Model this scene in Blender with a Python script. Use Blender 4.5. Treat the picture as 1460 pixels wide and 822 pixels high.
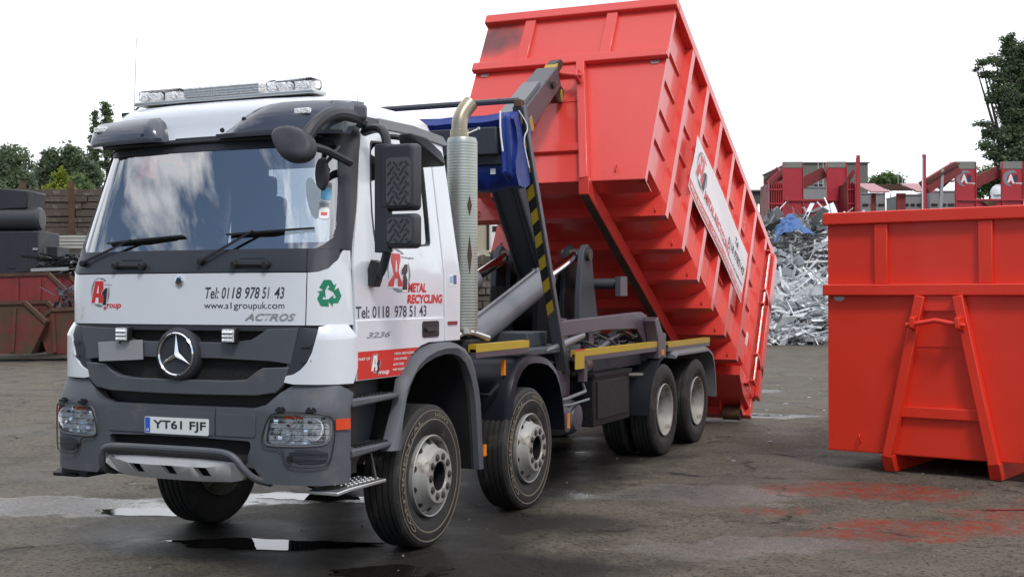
import bpy, bmesh, math, random
from mathutils import Vector, Matrix, Quaternion
R = math.radians
SC = bpy.context.scene
for o in list(bpy.data.objects): bpy.data.objects.remove(o)
COL = SC.collection
# ---------------------------------------------------------------- camera
YAW = 0.4205
cam = bpy.data.objects.new('camera', bpy.data.cameras.new('camera')); COL.objects.link(cam)
cam.location = (5.575, -6.925, 1.862)
_fw = Vector((-math.sin(YAW)*math.cos(.0045), math.cos(YAW)*math.cos(.0045), math.sin(.0045)))
_rt = Vector((math.cos(YAW), math.sin(YAW), 0)); _up = _rt.cross(_fw)
_r = -0.0016
_rt2 = _rt*math.cos(_r)+_up*math.sin(_r); _up2 = -_rt*math.sin(_r)+_up*math.cos(_r)
cam.rotation_euler = Matrix((_rt2, _up2, -_fw)).transposed().to_euler()
cam.data.sensor_width = 36; cam.data.lens = 44.68
cam.data.clip_end = 2000; cam.data.clip_start = .1
SC.camera = cam
# ---------------------------------------------------------------- world: broken bright cloud over a real sky
SUN_EL, SUN_AZ = 52, 140          # azimuth clockwise from +y
w = bpy.data.worlds.new('World'); SC.world = w; w.use_nodes = True
nt = w.node_tree; nt.nodes.clear()
def N(t, typ, **k):
    n = t.nodes.new(typ)
    for a, b in k.items(): setattr(n, a, b)
    return n
out = N(nt, 'ShaderNodeOutputWorld'); bg = N(nt, 'ShaderNodeBackground'); bg.inputs[1].default_value = .1
sky = N(nt, 'ShaderNodeTexSky', sky_type='NISHITA'); sky.sun_disc = False
sky.sun_elevation = R(SUN_EL); sky.sun_rotation = R(SUN_AZ); sky.air_density = 1.0; sky.dust_density = 1.0
tc = N(nt, 'ShaderNodeTexCoord'); sx = N(nt, 'ShaderNodeSeparateXYZ')
nt.links.new(tc.outputs['Generated'], sx.inputs[0])
mp = N(nt, 'ShaderNodeMapping'); mp.inputs['Scale'].default_value = (1, 1, 5.5); mp.inputs['Location'].default_value = (.35, .1, .2)
nt.links.new(tc.outputs['Generated'], mp.inputs[0])
nz = N(nt, 'ShaderNodeTexNoise'); nz.inputs['Scale'].default_value = 3.4; nz.inputs['Detail'].default_value = 7; nz.inputs['Roughness'].default_value = .55
nt.links.new(mp.outputs[0], nz.inputs['Vector'])
def math_(t, op, a, b=None, clamp=False):
    n = N(t, 'ShaderNodeMath', operation=op); n.use_clamp = clamp
    for i, v in enumerate((a, b)):
        if v is None: continue
        if isinstance(v, (int, float)): n.inputs[i].default_value = v
        else: t.links.new(v, n.inputs[i])
    return n.outputs[0]
# solid cloud ahead of the lorry (+y), broken cloud behind the photographer
ahead = math_(nt, 'MULTIPLY', sx.outputs['Y'], 1.6)
cl = math_(nt, 'ADD', math_(nt, 'MULTIPLY', math_(nt, 'SUBTRACT', nz.outputs['Fac'], .50), 6.0), ahead)
cl = math_(nt, 'ADD', cl, math_(nt, 'MULTIPLY', sx.outputs['Z'], 1.3))
cl = math_(nt, 'ADD', cl, .30, True)
vein = N(nt, 'ShaderNodeTexNoise'); vein.inputs['Scale'].default_value = 3.1; vein.inputs['Detail'].default_value = 6
nt.links.new(mp.outputs[0], vein.inputs['Vector'])
ccol = N(nt, 'ShaderNodeMix', data_type='RGBA')
ccol.inputs[6].default_value = (7.5, 8.0, 9.0, 1); ccol.inputs[7].default_value = (14.0, 14.1, 14.4, 1)
nt.links.new(vein.outputs['Fac'], ccol.inputs[0])
mx = N(nt, 'ShaderNodeMix', data_type='RGBA')
nt.links.new(cl, mx.inputs[0]); nt.links.new(sky.outputs[0], mx.inputs[6]); nt.links.new(ccol.outputs[2], mx.inputs[7])
nt.links.new(mx.outputs[2], bg.inputs[0]); nt.links.new(bg.outputs[0], out.inputs[0])
# ---------------------------------------------------------------- sun through thin cloud
sl = bpy.data.lights.new('sun', 'SUN'); sl.energy = 1.3; sl.angle = R(11); sl.color = (1, .96, .9)
so = bpy.data.objects.new('sun', sl); COL.objects.link(so)
_d = Vector((math.sin(R(SUN_AZ))*math.cos(R(SUN_EL)), math.cos(R(SUN_AZ))*math.cos(R(SUN_EL)), math.sin(R(SUN_EL))))
so.rotation_euler = _d.to_track_quat('Z', 'Y').to_euler(); so.location = _d*40
SC.view_settings.view_transform = 'Standard'; SC.view_settings.look = 'None'
SC.view_settings.gamma = 1; SC.view_settings.exposure = .42; SC.view_settings.use_curve_mapping = False
SC.render.engine = 'CYCLES'
# ---------------------------------------------------------------- materials
MATS = {}
def mat(name, col, rough=.5, metal=0., var=.12, scale=3., bump=0., bscale=60., coat=0., col2=None, c2scale=2., c2amt=0., spec=.5, emit=None, alpha=None, wave=None, speck=None, scratch=None):
    if name in MATS: return MATS[name]
    m = bpy.data.materials.new(name); m.use_nodes = True; t = m.node_tree
    b = t.nodes['Principled BSDF']; b.inputs['Roughness'].default_value = rough; b.inputs['Metallic'].default_value = metal
    b.inputs['Specular IOR Level'].default_value = spec; b.inputs['Coat Weight'].default_value = coat; b.inputs['Coat Roughness'].default_value = .08
    c = N(t, 'ShaderNodeTexCoord'); n = N(t, 'ShaderNodeTexNoise'); n.inputs['Scale'].default_value = scale; n.inputs['Detail'].default_value = 6
    t.links.new(c.outputs['Object'], n.inputs['Vector'])
    a = N(t, 'ShaderNodeMix', data_type='RGBA')
    a.inputs[6].default_value = tuple(x*(1-var) for x in col)+(1,); a.inputs[7].default_value = tuple(min(1, x*(1+var)) for x in col)+(1,)
    t.links.new(n.outputs['Fac'], a.inputs[0]); last = a.outputs[2]
    if col2 is not None:
        n2 = N(t, 'ShaderNodeTexNoise'); n2.inputs['Scale'].default_value = c2scale; n2.inputs['Detail'].default_value = 8; n2.inputs['Roughness'].default_value = .65
        t.links.new(c.outputs['Object'], n2.inputs['Vector'])
        f = math_(t, 'MULTIPLY', math_(t, 'SUBTRACT', n2.outputs['Fac'], 1-c2amt), 8, True)
        a2 = N(t, 'ShaderNodeMix', data_type='RGBA'); t.links.new(f, a2.inputs[0]); t.links.new(last, a2.inputs[6]); a2.inputs[7].default_value = tuple(col2)+(1,)
        last = a2.outputs[2]
        rr = math_(t, 'ADD', math_(t, 'MULTIPLY', f, max(0, .75-rough)), rough); t.links.new(rr, b.inputs['Roughness'])
    else:
        rr = math_(t, 'ADD', math_(t, 'MULTIPLY', n.outputs['Fac'], rough*.5), rough*.75); t.links.new(rr, b.inputs['Roughness'])
    if scratch:
        mp_ = N(t, 'ShaderNodeMapping'); mp_.inputs['Scale'].default_value = (9, 9, 1.2); mp_.inputs['Rotation'].default_value = (.2, .35, .1); t.links.new(c.outputs['Object'], mp_.inputs[0])
        n5 = N(t, 'ShaderNodeTexNoise'); n5.inputs['Scale'].default_value = 3.0; n5.inputs['Detail'].default_value = 9; n5.inputs['Roughness'].default_value = .7; t.links.new(mp_.outputs[0], n5.inputs['Vector'])
        f5 = math_(t, 'MULTIPLY', math_(t, 'SUBTRACT', n5.outputs['Fac'], .64), 14, True); a5 = N(t, 'ShaderNodeMix', data_type='RGBA'); t.links.new(math_(t, 'MULTIPLY', f5, .7), a5.inputs[0]); t.links.new(last, a5.inputs[6]); a5.inputs[7].default_value = tuple(scratch)+(1,); last = a5.outputs[2]
    if speck:
        n4 = N(t, 'ShaderNodeTexNoise'); n4.inputs['Scale'].default_value = speck[3]; n4.inputs['Detail'].default_value = 5; n4.inputs['Roughness'].default_value = .8; t.links.new(c.outputs['Object'], n4.inputs['Vector'])
        f4 = math_(t, 'MULTIPLY', math_(t, 'SUBTRACT', n4.outputs['Fac'], speck[4]), 12, True); a4 = N(t, 'ShaderNodeMix', data_type='RGBA'); t.links.new(math_(t, 'MULTIPLY', f4, .6), a4.inputs[0]); t.links.new(last, a4.inputs[6]); a4.inputs[7].default_value = tuple(speck[:3])+(1,); last = a4.outputs[2]
    t.links.new(last, b.inputs['Base Color'])
    if bump:
        n3 = N(t, 'ShaderNodeTexNoise'); n3.inputs['Scale'].default_value = bscale; n3.inputs['Detail'].default_value = 4
        t.links.new(c.outputs['Object'], n3.inputs['Vector'])
        bp = N(t, 'ShaderNodeBump'); bp.inputs['Strength'].default_value = bump; bp.inputs['Distance'].default_value = .02
        t.links.new(n3.outputs['Fac'], bp.inputs['Height']); t.links.new(bp.outputs[0], b.inputs['Normal'])
    if wave:
        wv = N(t, 'ShaderNodeTexWave'); wv.bands_direction = wave[0]; wv.inputs['Scale'].default_value = wave[1]
        t.links.new(c.outputs['Object'], wv.inputs['Vector'])
        bp = N(t, 'ShaderNodeBump'); bp.inputs['Strength'].default_value = wave[2]; bp.inputs['Distance'].default_value = .01
        t.links.new(wv.outputs['Fac'], bp.inputs['Height']); t.links.new(bp.outputs[0], b.inputs['Normal'])
    if emit: b.inputs['Emission Color'].default_value = tuple(emit[:3])+(1,); b.inputs['Emission Strength'].default_value = emit[3]
    MATS[name] = m; return m
def glass(name, tint=(.8, .9, .9), refl=1.5, extra=0.0):
    m = bpy.data.materials.new(name); m.use_nodes = True; t = m.node_tree; t.nodes.clear()
    o = N(t, 'ShaderNodeOutputMaterial'); tr = N(t, 'ShaderNodeBsdfTransparent'); tr.inputs[0].default_value = tuple(tint)+(1,)
    g = N(t, 'ShaderNodeBsdfGlossy'); g.inputs['Roughness'].default_value = .01
    f = N(t, 'ShaderNodeFresnel'); f.inputs[0].default_value = refl
    fa = math_(t, 'ADD', f.outputs[0], extra, True)
    mxx = N(t, 'ShaderNodeMixShader'); t.links.new(fa, mxx.inputs[0]); t.links.new(tr.outputs[0], mxx.inputs[1]); t.links.new(g.outputs[0], mxx.inputs[2])
    t.links.new(mxx.outputs[0], o.inputs[0]); MATS[name] = m; return m
M = {}
M['white'] = mat('white_paint', (.70, .725, .765), .22, coat=.6, var=.04, col2=(.56, .55, .53), c2scale=4, c2amt=.38, speck=(.35, .32, .27, 45, .68))
M['dkgrey'] = mat('dark_grey_plastic', (.036, .039, .048), .45, var=.15, bump=.05, bscale=200, spec=.35, speck=(.13, .12, .10, 50, .64))
M['mirrorblk'] = mat('mirror_black_plastic', (.034, .036, .043), .5, var=.2, spec=.35)
M['grey'] = mat('grey_bumper_plastic', (.074, .079, .092), .5, var=.2, bump=.05, bscale=250, col2=(.115, .11, .10), c2scale=4, c2amt=.43, speck=(.20, .18, .15, 50, .62))
M['ltgrey'] = mat('light_grey_plastic', (.15, .155, .165), .45, var=.1)
M['black'] = mat('black_plastic', (.012, .012, .014), .5, var=.2)
M['mesh'] = mat('grille_mesh', (.012, .012, .014), .5, var=.2, bump=1., bscale=180)
M['seam'] = mat('seam_black', (.01, .01, .01), .8)
M['rubber'] = mat('tyre_rubber', (.015, .0145, .0145), .7, var=.3, scale=10, col2=(.050, .042, .034), c2scale=6, c2amt=.46, bump=.1, bscale=80)
M['tyretext'] = mat('tyre_lettering', (.16, .135, .10), .85, var=.2)
M['tyremud'] = mat('tyre_dry_mud', (.13, .11, .085), .9, var=.3, scale=20)
M['rim'] = mat('wheel_steel', (.33, .32, .30), .48, metal=.2, var=.15, col2=(.19, .155, .115), c2scale=7, c2amt=.47)
M['nut'] = mat('wheel_nut', (.07, .065, .06), .5, metal=.5)
M['chrome'] = mat('chrome', (.8, .8, .82), .08, metal=1, var=.03)
M['alu'] = mat('aluminium', (.55, .55, .54), .35, metal=.9, var=.15)
M['skid'] = mat('silver_skid_plate', (.46, .46, .45), .5, metal=.15, var=.1)
M['stack'] = mat('stainless_stack', (.40, .42, .38), .40, metal=.7, var=.15)
M['pipe'] = mat('heat_tinted_pipe', (.36, .31, .23), .35, metal=.8, var=.15)
M['chassis'] = mat('chassis_black', (.011, .011, .013), .55, var=.25, col2=(.030, .026, .023), c2scale=4, c2amt=.40, spec=.2, speck=(.10, .085, .065, 25, .60))
M['steel'] = mat('hook_steel_grey', (.066, .066, .078), .42, var=.15, col2=(.035, .034, .036), c2scale=6, c2amt=.40)
M['steel2'] = mat('arm_steel_dull', (.050, .056, .066), .6, var=.2, col2=(.09, .09, .095), c2scale=9, c2amt=.36)
M['cyl'] = mat('cylinder_grey_paint', (.155, .158, .172), .3, var=.08)
M['purple'] = mat('purple_grey_paint', (.085, .068, .085), .38, var=.1)
M['rod'] = mat('polished_rod', (.75, .72, .74), .12, metal=1)
M['yellow'] = mat('yellow_tape', (.43, .29, .02), .5, var=.12)
M['blackp'] = mat('black_paint', (.012, .012, .012), .5)
M['red'] = mat('red_container_paint', (.69, .056, .042), .36, coat=.45, var=.10, scratch=(.40, .045, .04), speck=(.80, .30, .27, 14, .70), scale=1.2, bump=.22, bscale=2.2, spec=.5, col2=(.56, .050, .05), c2scale=2.2, c2amt=.33)  # same paint as the standing container, pinker to carry sky glare on tilted faces
M['red_brightened'] = mat('red_container_paint_brightened', (.74, .036, .014), .38, coat=.25, var=.09, scratch=(.50, .028, .014), speck=(.80, .22, .16, 12, .71), scale=1.2, bump=.22, bscale=2.0, spec=.5, col2=(.58, .03, .014), c2scale=1.7, c2amt=.32)  # same red as the tipped container, brightened to offset weaker light on upright faces
M['soot'] = mat('sooty_red_paint', (.12, .022, .022), .6, var=.4, scale=3)
M['decalred'] = mat('decal_red', (.60, .03, .022), .35, var=.02)
M['logored'] = mat('logo_red', (.60, .025, .03), .4, var=.02)
M['ink'] = mat('lettering_dark', (.035, .035, .06), .5, var=.02)
M['logoblk'] = mat('logo_black', (.02, .008, .015), .5, var=.02)
M['logogrey'] = mat('logo_grey', (.20, .22, .24), .5, var=.3)
M['decalwhite'] = mat('decal_white', (.78, .78, .78), .45, var=.02)
M['green'] = mat('recycle_green', (.01, .21, .11), .4, var=.04)
M['amber'] = mat('amber_lens', (.75, .22, .02), .25, var=.05)
M['orangered'] = mat('side_marker_lens', (.62, .06, .015), .25, var=.1)
M['plate'] = mat('plate_white', (.70, .71, .70), .4, var=.03)
M['platetext'] = mat('plate_black', (.02, .02, .02), .5)
M['blue'] = mat('plate_blue', (.02, .10, .55), .4)
M['greyplate'] = mat('aluminium_blank_plate', (.32, .325, .33), .5, metal=.2, var=.08)
M['tarp'] = mat('blue_tarpaulin', (.010, .030, .20), .45, var=.25, scale=6, bump=.6, bscale=7, spec=.4)
M['lens'] = mat('clear_lens', (.90, .92, .94), .25, metal=0., var=.18, scale=45, bump=1., bscale=60)
M['lampdark'] = mat('lamp_interior', (.80, .81, .83), .25, metal=0., var=.2, scale=20, bump=.6, bscale=30)
M['seat'] = mat('seat_fabric', (.05, .055, .075), .9)
M['dash'] = mat('dashboard', (.10, .105, .11), .6)
M['interior'] = mat('cab_trim', (.17, .175, .18), .8)
M['sticker'] = mat('sticker_blue', (.13, .42, .68), .5)
M['rustred'] = mat('weathered_red_paint', (.21, .025, .025), .6, var=.25, col2=(.07, .03, .02), c2scale=1.6, c2amt=.47)
M['rust'] = mat('rusted_steel', (.075, .038, .022), .8, var=.4, scale=3, col2=(.13, .07, .035), c2scale=2.5, c2amt=.45)
M['concrete'] = mat('concrete', (.22, .22, .20), .9, var=.2, scale=1, bump=.2, bscale=10)
glass('windscreen_glass', (.30, .36, .40), 1.62, .36); M['ws'] = MATS['windscreen_glass']
glass('side_glass', (.09, .10, .11), 1.7, .50); M['sg'] = MATS['side_glass']
glass('lamp_glass', (.97, .975, .98), 1.25, .0); M['lg'] = MATS['lamp_glass']
# ---------------------------------------------------------------- mesh helpers
def NB(): return bmesh.new()
def box(bm, c, s, rot=None):
    c = Vector(c); vs = []
    for i in (-1, 1):
        for j in (-1, 1):
            for k in (-1, 1):
                v = Vector((i*s[0]/2, j*s[1]/2, k*s[2]/2))
                if rot is not None: v = rot @ v
                vs.append(bm.verts.new(c+v))
    for f in ((0,1,3,2),(4,6,7,5),(0,4,5,1),(2,3,7,6),(0,2,6,4),(1,5,7,3)): bm.faces.new([vs[i] for i in f])
def bx(bm, x0, x1, y0, y1, z0, z1): box(bm, ((x0+x1)/2, (y0+y1)/2, (z0+z1)/2), (abs(x1-x0), abs(y1-y0), abs(z1-z0)))
def frame_of(d, up=(0, 0, 1)):
    d = Vector(d).normalized(); up = Vector(up)
    if abs(d.dot(up)) > .98: up = Vector((1, 0, 0))
    s = d.cross(up).normalized(); u = s.cross(d).normalized()
    return d, s, u
def bar(bm, p0, p1, w, h, up=(0, 0, 1), w1=None, h1=None):
    p0 = Vector(p0); p1 = Vector(p1); d, s, u = frame_of(p1-p0, up); vs = []
    for p, ww, hh in ((p0, w, h), (p1, w1 or w, h1 or h)):
        for a, b in ((-1,-1),(1,-1),(1,1),(-1,1)): vs.append(bm.verts.new(p+s*a*ww/2+u*b*hh/2))
    bm.faces.new(vs[:4][::-1]); bm.faces.new(vs[4:])
    for i in range(4): bm.faces.new((vs[i], vs[(i+1)%4], vs[4+(i+1)%4], vs[4+i]))
def tube(bm, pts, r, n=12, caps=True, closed=False, radii=None):
    pts = [Vector(p) for p in pts]; rings = []; prev = None; L = len(pts)
    for i, p in enumerate(pts):
        if closed: d = pts[(i+1)%L]-pts[i-1]
        else: d = pts[min(i+1, L-1)]-pts[max(i-1, 0)]
        d = d.normalized()
        if prev is None: _, s, u = frame_of(d)
        else:
            s = (prev-d*prev.dot(d)).normalized(); u = s.cross(d).normalized()
        prev = s; rr = radii[i] if radii else r
        rings.append([bm.verts.new(p+(s*math.cos(2*math.pi*k/n)+u*math.sin(2*math.pi*k/n))*rr) for k in range(n)])
    for i in range(L if closed else L-1):
        a, b = rings[i], rings[(i+1)%L]
        for k in range(n): bm.faces.new((a[k], a[(k+1)%n], b[(k+1)%n], b[k]))
    if caps and not closed: bm.faces.new(rings[0][::-1]); bm.faces.new(rings[-1])
def lathe(bm, prof, c=(0, 0, 0), axis='x', n=48, sgn=1, close=False, caps=False):
    """prof: (radius, distance along the axis)"""
    c = Vector(c); rings = []
    for r, a in prof:
        ring = []
        for k in range(n):
            t = 2*math.pi*k/n; cs, sn = math.cos(t)*r, math.sin(t)*r
            v = {'x': Vector((a*sgn, cs, sn)), 'y': Vector((cs, a*sgn, sn)), 'z': Vector((cs, sn, a*sgn))}[axis]
            ring.append(bm.verts.new(c+v))
        rings.append(ring)
    m = len(rings)
    for i in range(m if close else m-1):
        a, b = rings[i], rings[(i+1)%m]
        for k in range(n): bm.faces.new((a[k], a[(k+1)%n], b[(k+1)%n], b[k]))
    if caps:
        for rg, pr in ((rings[0], prof[0]), (rings[-1], prof[-1])):
            if pr[0] > 1e-4: bm.faces.new(rg)
def prism(bm, pts, axis, a0, a1):
    def mk(p, a): return {'x': (a, p[0], p[1]), 'y': (p[0], a, p[1]), 'z': (p[0], p[1], a)}[axis]
    A = [bm.verts.new(mk(p, a0)) for p in pts]; B = [bm.verts.new(mk(p, a1)) for p in pts]
    bm.faces.new(A); bm.faces.new(B[::-1]); n = len(pts)
    for i in range(n): bm.faces.new((A[i], A[(i+1)%n], B[(i+1)%n], B[i]))
def loft(bm, secs, caps=True, closed=True):
    rows = [[bm.verts.new(p) for p in s] for s in secs]; n = len(rows[0])
    for a, b in zip(rows, rows[1:]):
        for k in range(n if closed else n-1): bm.faces.new((a[k], a[(k+1)%n], b[(k+1)%n], b[k]))
    if caps: bm.faces.new(rows[0][::-1]); bm.faces.new(rows[-1])
def rrect(x0, x1, z0, z1, r=.03, n=4):
    P = []
    for cx, cz, a in ((x1-r, z1-r, 0), (x0+r, z1-r, 90), (x0+r, z0+r, 180), (x1-r, z0+r, 270)):
        for k in range(n+1): P.append((cx+r*math.cos(R(a+90*k/n)), cz+r*math.sin(R(a+90*k/n))))
    return P
def smooth_poly(pts, it=2, closed=True):
    for _ in range(it):
        q = []; n = len(pts)
        for i in range(n if closed else n-1):
            a, b = pts[i], pts[(i+1)%n]
            q += [tuple(a[j]*.75+b[j]*.25 for j in range(len(a))), tuple(a[j]*.25+b[j]*.75 for j in range(len(a)))]
        if not closed: q = [pts[0]]+q[1:-1]+[pts[-1]]
        pts = q
    return pts
SPLIT = {'rail_bracket', 'hook_guard', 'post_head', 'step_hanger', 'door_hinge', 'roller_bracket', 'diagonal_beam', 'edge_post', 'lamp_guard', 'reflector_bowl_x', 'tie_cord', 'front_edge_frame', 'side_rib', 'gantry_ram', 'tipping_ram', 'cylinder_pipe', 'air_fitting', 'hose_stub', 'step_frame', 'beacon_centre_rib', 'beacon_reflector', 'door_seam', 'dark_band', 'bar_backing_plate', 'reflector_plate_x'}
def islands(bm):
    bmesh.ops.remove_doubles(bm, verts=bm.verts, dist=1e-5)
    seen = set(); out = []
    for v in bm.verts:
        if v in seen: continue
        st = [v]; isl = set()
        while st:
            u = st.pop()
            if u in isl: continue
            isl.add(u); st += [e.other_vert(u) for e in u.link_edges if e.other_vert(u) not in isl]
        seen |= isl; out.append(isl)
    return out
def obj(name, bm, m, parent=None, bevel=0., ang=35, flat=False, seg=2):
    if name in SPLIT:
        isl = islands(bm)
        if len(isl) > 1:
            bm.verts.index_update(); first = None
            for s_ in isl:
                b2 = bmesh.new(); mp_ = {v: b2.verts.new(v.co) for v in s_}
                for f in {f for v in s_ for f in v.link_faces}: b2.faces.new([mp_[v] for v in f.verts])
                o = obj_one(name, b2, m, parent, bevel, ang, flat, seg); first = first or o
            bm.free(); return first
    return obj_one(name, bm, m, parent, bevel, ang, flat, seg)
def obj_one(name, bm, m, parent=None, bevel=0., ang=35, flat=False, seg=2):
    bmesh.ops.remove_doubles(bm, verts=bm.verts, dist=1e-5)
    bmesh.ops.recalc_face_normals(bm, faces=bm.faces)
    if not flat:
        for f in bm.faces: f.smooth = True
        ca = R(ang)
        for e in bm.edges:
            if len(e.link_faces) != 2 or e.calc_face_angle(0) > ca: e.smooth = False
    me = bpy.data.meshes.new(name); bm.to_mesh(me); bm.free()
    me.materials.append(M[m] if isinstance(m, str) else m)
    o = bpy.data.objects.new(name, me); COL.objects.link(o)
    if parent is not None: o.parent = parent
    if bevel:
        md = o.modifiers.new('bevel', 'BEVEL'); md.width = bevel; md.segments = seg; md.limit_method = 'ANGLE'; md.angle_limit = R(40); md.use_clamp_overlap = True
    return o
def tag(o, label, cat, group=None, kind=None):
    o['label'] = label; o['category'] = cat
    if group: o['group'] = group
    if kind: o['kind'] = kind
    return o
def thing(name, loc, label, cat, rot=(0, 0, 0), group=None):
    o = bpy.data.objects.new(name, None); COL.objects.link(o); o.location = loc; o.rotation_euler = rot; o.empty_display_size = .2
    return tag(o, label, cat, group)
def struct(o): o['kind'] = 'structure'; return o
def copy_tree(o, parent=None):
    c = o.copy(); COL.objects.link(c); c.parent = parent
    for ch in list(o.children): copy_tree(ch, c)
    return c
def patch(name, outline, fn, d0, d1, m, parent, step=.06, holes=(), bevel=0., cutb=None):
    """outline in (a,b); fn(a,b,d)->point; a sheet of thickness d0..d1 following the surface"""
    bm = NB(); es = []
    for loop in [outline]+list(holes):
        vs = [bm.verts.new((p[0], 0, p[1])) for p in loop]
        es += [bm.edges.new((vs[i], vs[(i+1) % len(vs)])) for i in range(len(vs))]
    bmesh.ops.triangle_fill(bm, edges=es, use_beauty=True, normal=(0, -1, 0))
    a0 = min(p[0] for p in outline); a1 = max(p[0] for p in outline)
    k = math.ceil(a0/step)
    while k*step < a1:
        bmesh.ops.bisect_plane(bm, geom=bm.verts[:]+bm.edges[:]+bm.faces[:], plane_co=(k*step, 0, 0), plane_no=(1, 0, 0)); k += 1
    if cutb:
        b0 = min(p[1] for p in outline); b1 = max(p[1] for p in outline); k = math.ceil(b0/cutb)
        while k*cutb < b1:
            bmesh.ops.bisect_plane(bm, geom=bm.verts[:]+bm.edges[:]+bm.faces[:], plane_co=(0, 0, k*cutb), plane_no=(0, 0, 1)); k += 1
    for f in bm.faces: f.normal_update()
    bmesh.ops.dissolve_degenerate(bm, edges=bm.edges, dist=1e-5)
    faces = bm.faces[:]
    front = {v: bm.verts.new(fn(v.co.x, v.co.z, d1)) for v in bm.verts[:]}
    back = {v: bm.verts.new(fn(v.co.x, v.co.z, d0)) for v in front} if d0 is not None and abs(d1-d0) > 1e-6 else None
    bed = [(e.verts[0], e.verts[1]) for e in bm.edges if len(e.link_faces) == 1]
    for f in faces:
        vs = list(f.verts)
        try:
            bm.faces.new([front[v] for v in vs])
            if back: bm.faces.new([back[v] for v in reversed(vs)])
        except ValueError: pass
    if back:
        for a, b in bed: bm.faces.new((front[a], front[b], back[b], back[a]))
    bmesh.ops.delete(bm, geom=list(front.keys()), context='VERTS')
    return obj(name, bm, m, parent, bevel)
def text_bm(s, bold=0., shear=0., extrude=0.):
    cu = bpy.data.curves.new('t', 'FONT'); cu.body = s; cu.offset = bold; cu.shear = shear; cu.extrude = extrude; cu.resolution_u = 3
    to = bpy.data.objects.new('t', cu); COL.objects.link(to)
    dg = bpy.context.evaluated_depsgraph_get(); me = bpy.data.meshes.new_from_object(to.evaluated_get(dg))
    bm = NB(); bm.from_mesh(me); bpy.data.objects.remove(to); bpy.data.curves.remove(cu); bpy.data.meshes.remove(me)
    return bm
def text(name, s, fn, a0, a1, b0, b1, d, m, parent, bold=.0, shear=0., step=.08):
    """lettering fitted to the box a0..a1 x b0..b1 of a surface fn"""
    bm = text_bm(s, bold, shear)
    xs = [v.co.x for v in bm.verts]; ys = [v.co.y for v in bm.verts]
    x0, x1, y0, y1 = min(xs), max(xs), min(ys), max(ys)
    for v in bm.verts: v.co = ((v.co.x-x0)/(x1-x0)*(a1-a0)+a0, 0, (v.co.y-y0)/(y1-y0)*(b1-b0)+b0)
    k = math.ceil(min(a0, a1)/step)
    while k*step < max(a0, a1):
        bmesh.ops.bisect_plane(bm, geom=bm.verts[:]+bm.edges[:]+bm.faces[:], plane_co=(k*step, 0, 0), plane_no=(1, 0, 0)); k += 1
    for v in bm.verts: v.co = fn(v.co.x, v.co.z, d)
    return obj(name, bm, m, parent, flat=True)
def ring_poly(cx, cz, ra, rb, dx=0, dz=0, k=.8, a0=0, a1=360, n=36):
    """crescent between an ellipse and a shifted, smaller ellipse"""
    o = [(cx+ra*math.cos(R(a0+(a1-a0)*i/n)), cz+rb*math.sin(R(a0+(a1-a0)*i/n))) for i in range(n+1)]
    q = [(cx+dx+ra*k*math.cos(R(a0+(a1-a0)*i/n)), cz+dz+rb*k*math.sin(R(a0+(a1-a0)*i/n))) for i in range(n+1)]
    return o+q[::-1]
def a1_logo(parent, fn, cx, cz, h, d, sx=1., group=True, name='lettering', acol='logored', one='logoblk', ringm='logogrey'):
    """red A, black 1, grey swoosh; h = height of the A, centre of the A at cx,cz"""
    W = h*.52*sx
    for a0, a1, dx, dz in ((95, 205, .05, -.05), (215, 300, -.02, .09), (-40, 25, -.09, .02), (50, 95, .0, -.09)):
        P = []
        n = 18
        for i in range(n+1):
            a = R(a0+(a1-a0)*i/n); P.append((cx+.12*h*sx+.62*h*sx*math.cos(a), cz-.02*h+.66*h*math.sin(a)))
        for i in range(n, -1, -1):
            a = R(a0+(a1-a0)*i/n); k = 1-.16*math.sin(math.pi*i/n)-.012
            P.append((cx+.12*h*sx+.62*h*sx*k*math.cos(a), cz-.02*h+.66*h*k*math.sin(a)))
        patch('logo_ring', P, fn, None, d, ringm, parent, step=.2)
    def sl(P, dx=0): return [(cx+(x+.14*y)*h*sx+dx, cz+y*h) for x, y in P]
    A_ = [(-.42, -.5), (-.13, -.5), (-.10, -.25), (.08, -.25), (.10, -.5), (.38, -.5), (.23, .5), (-.23, .5)]
    hole = [(-.075, -.06), (.055, -.06), (.015, .29), (-.025, .29)]
    def grow(P, k): c_ = [sum(p[j] for p in P)/len(P) for j in (0, 1)]; return [(c_[0]+(x-c_[0])*k, c_[1]+(y-c_[1])*k) for x, y in P]
    if acol != 'decalwhite': patch('logo_outline', sl(grow([(-.42, -.5), (.38, -.5), (.23, .5), (-.23, .5)], 1.08)), fn, None, d+.0008, 'decalwhite', parent, step=.2)
    patch('logo_letter', sl(A_), fn, None, d+.0016, acol, parent, step=.2, holes=[sl(hole)])
    O_ = [(.34, -.60), (.60, -.60), (.60, .18), (.44, .18), (.24, .0), (.24, -.15), (.34, -.10)]
    if acol != 'decalwhite': patch('logo_outline', sl(grow(O_, 1.13)), fn, None, d+.0024, 'decalwhite', parent, step=.2)
    patch('logo_numeral', sl(O_), fn, None, d+.0032, one, parent, step=.2)
# ================================================================= THE LORRY (nose towards -y, its nearside is +x)
truck = thing('hooklift_lorry', (0, 0, 0), 'white four-axle hooklift lorry with grey bumper, tipping the big red container behind its cab', 'lorry')
XT = [0, .4, .8, .98, 1.08, 1.13, 1.15]; XO = [0, .015, .055, .10, .17, .25, .34]
def interp(x, X, Y):
    if x <= X[0]: return Y[0]
    for i in range(1, len(X)):
        if x <= X[i]: return Y[i-1]+(Y[i]-Y[i-1])*(x-X[i-1])/(X[i]-X[i-1])
    return Y[-1]
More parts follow.
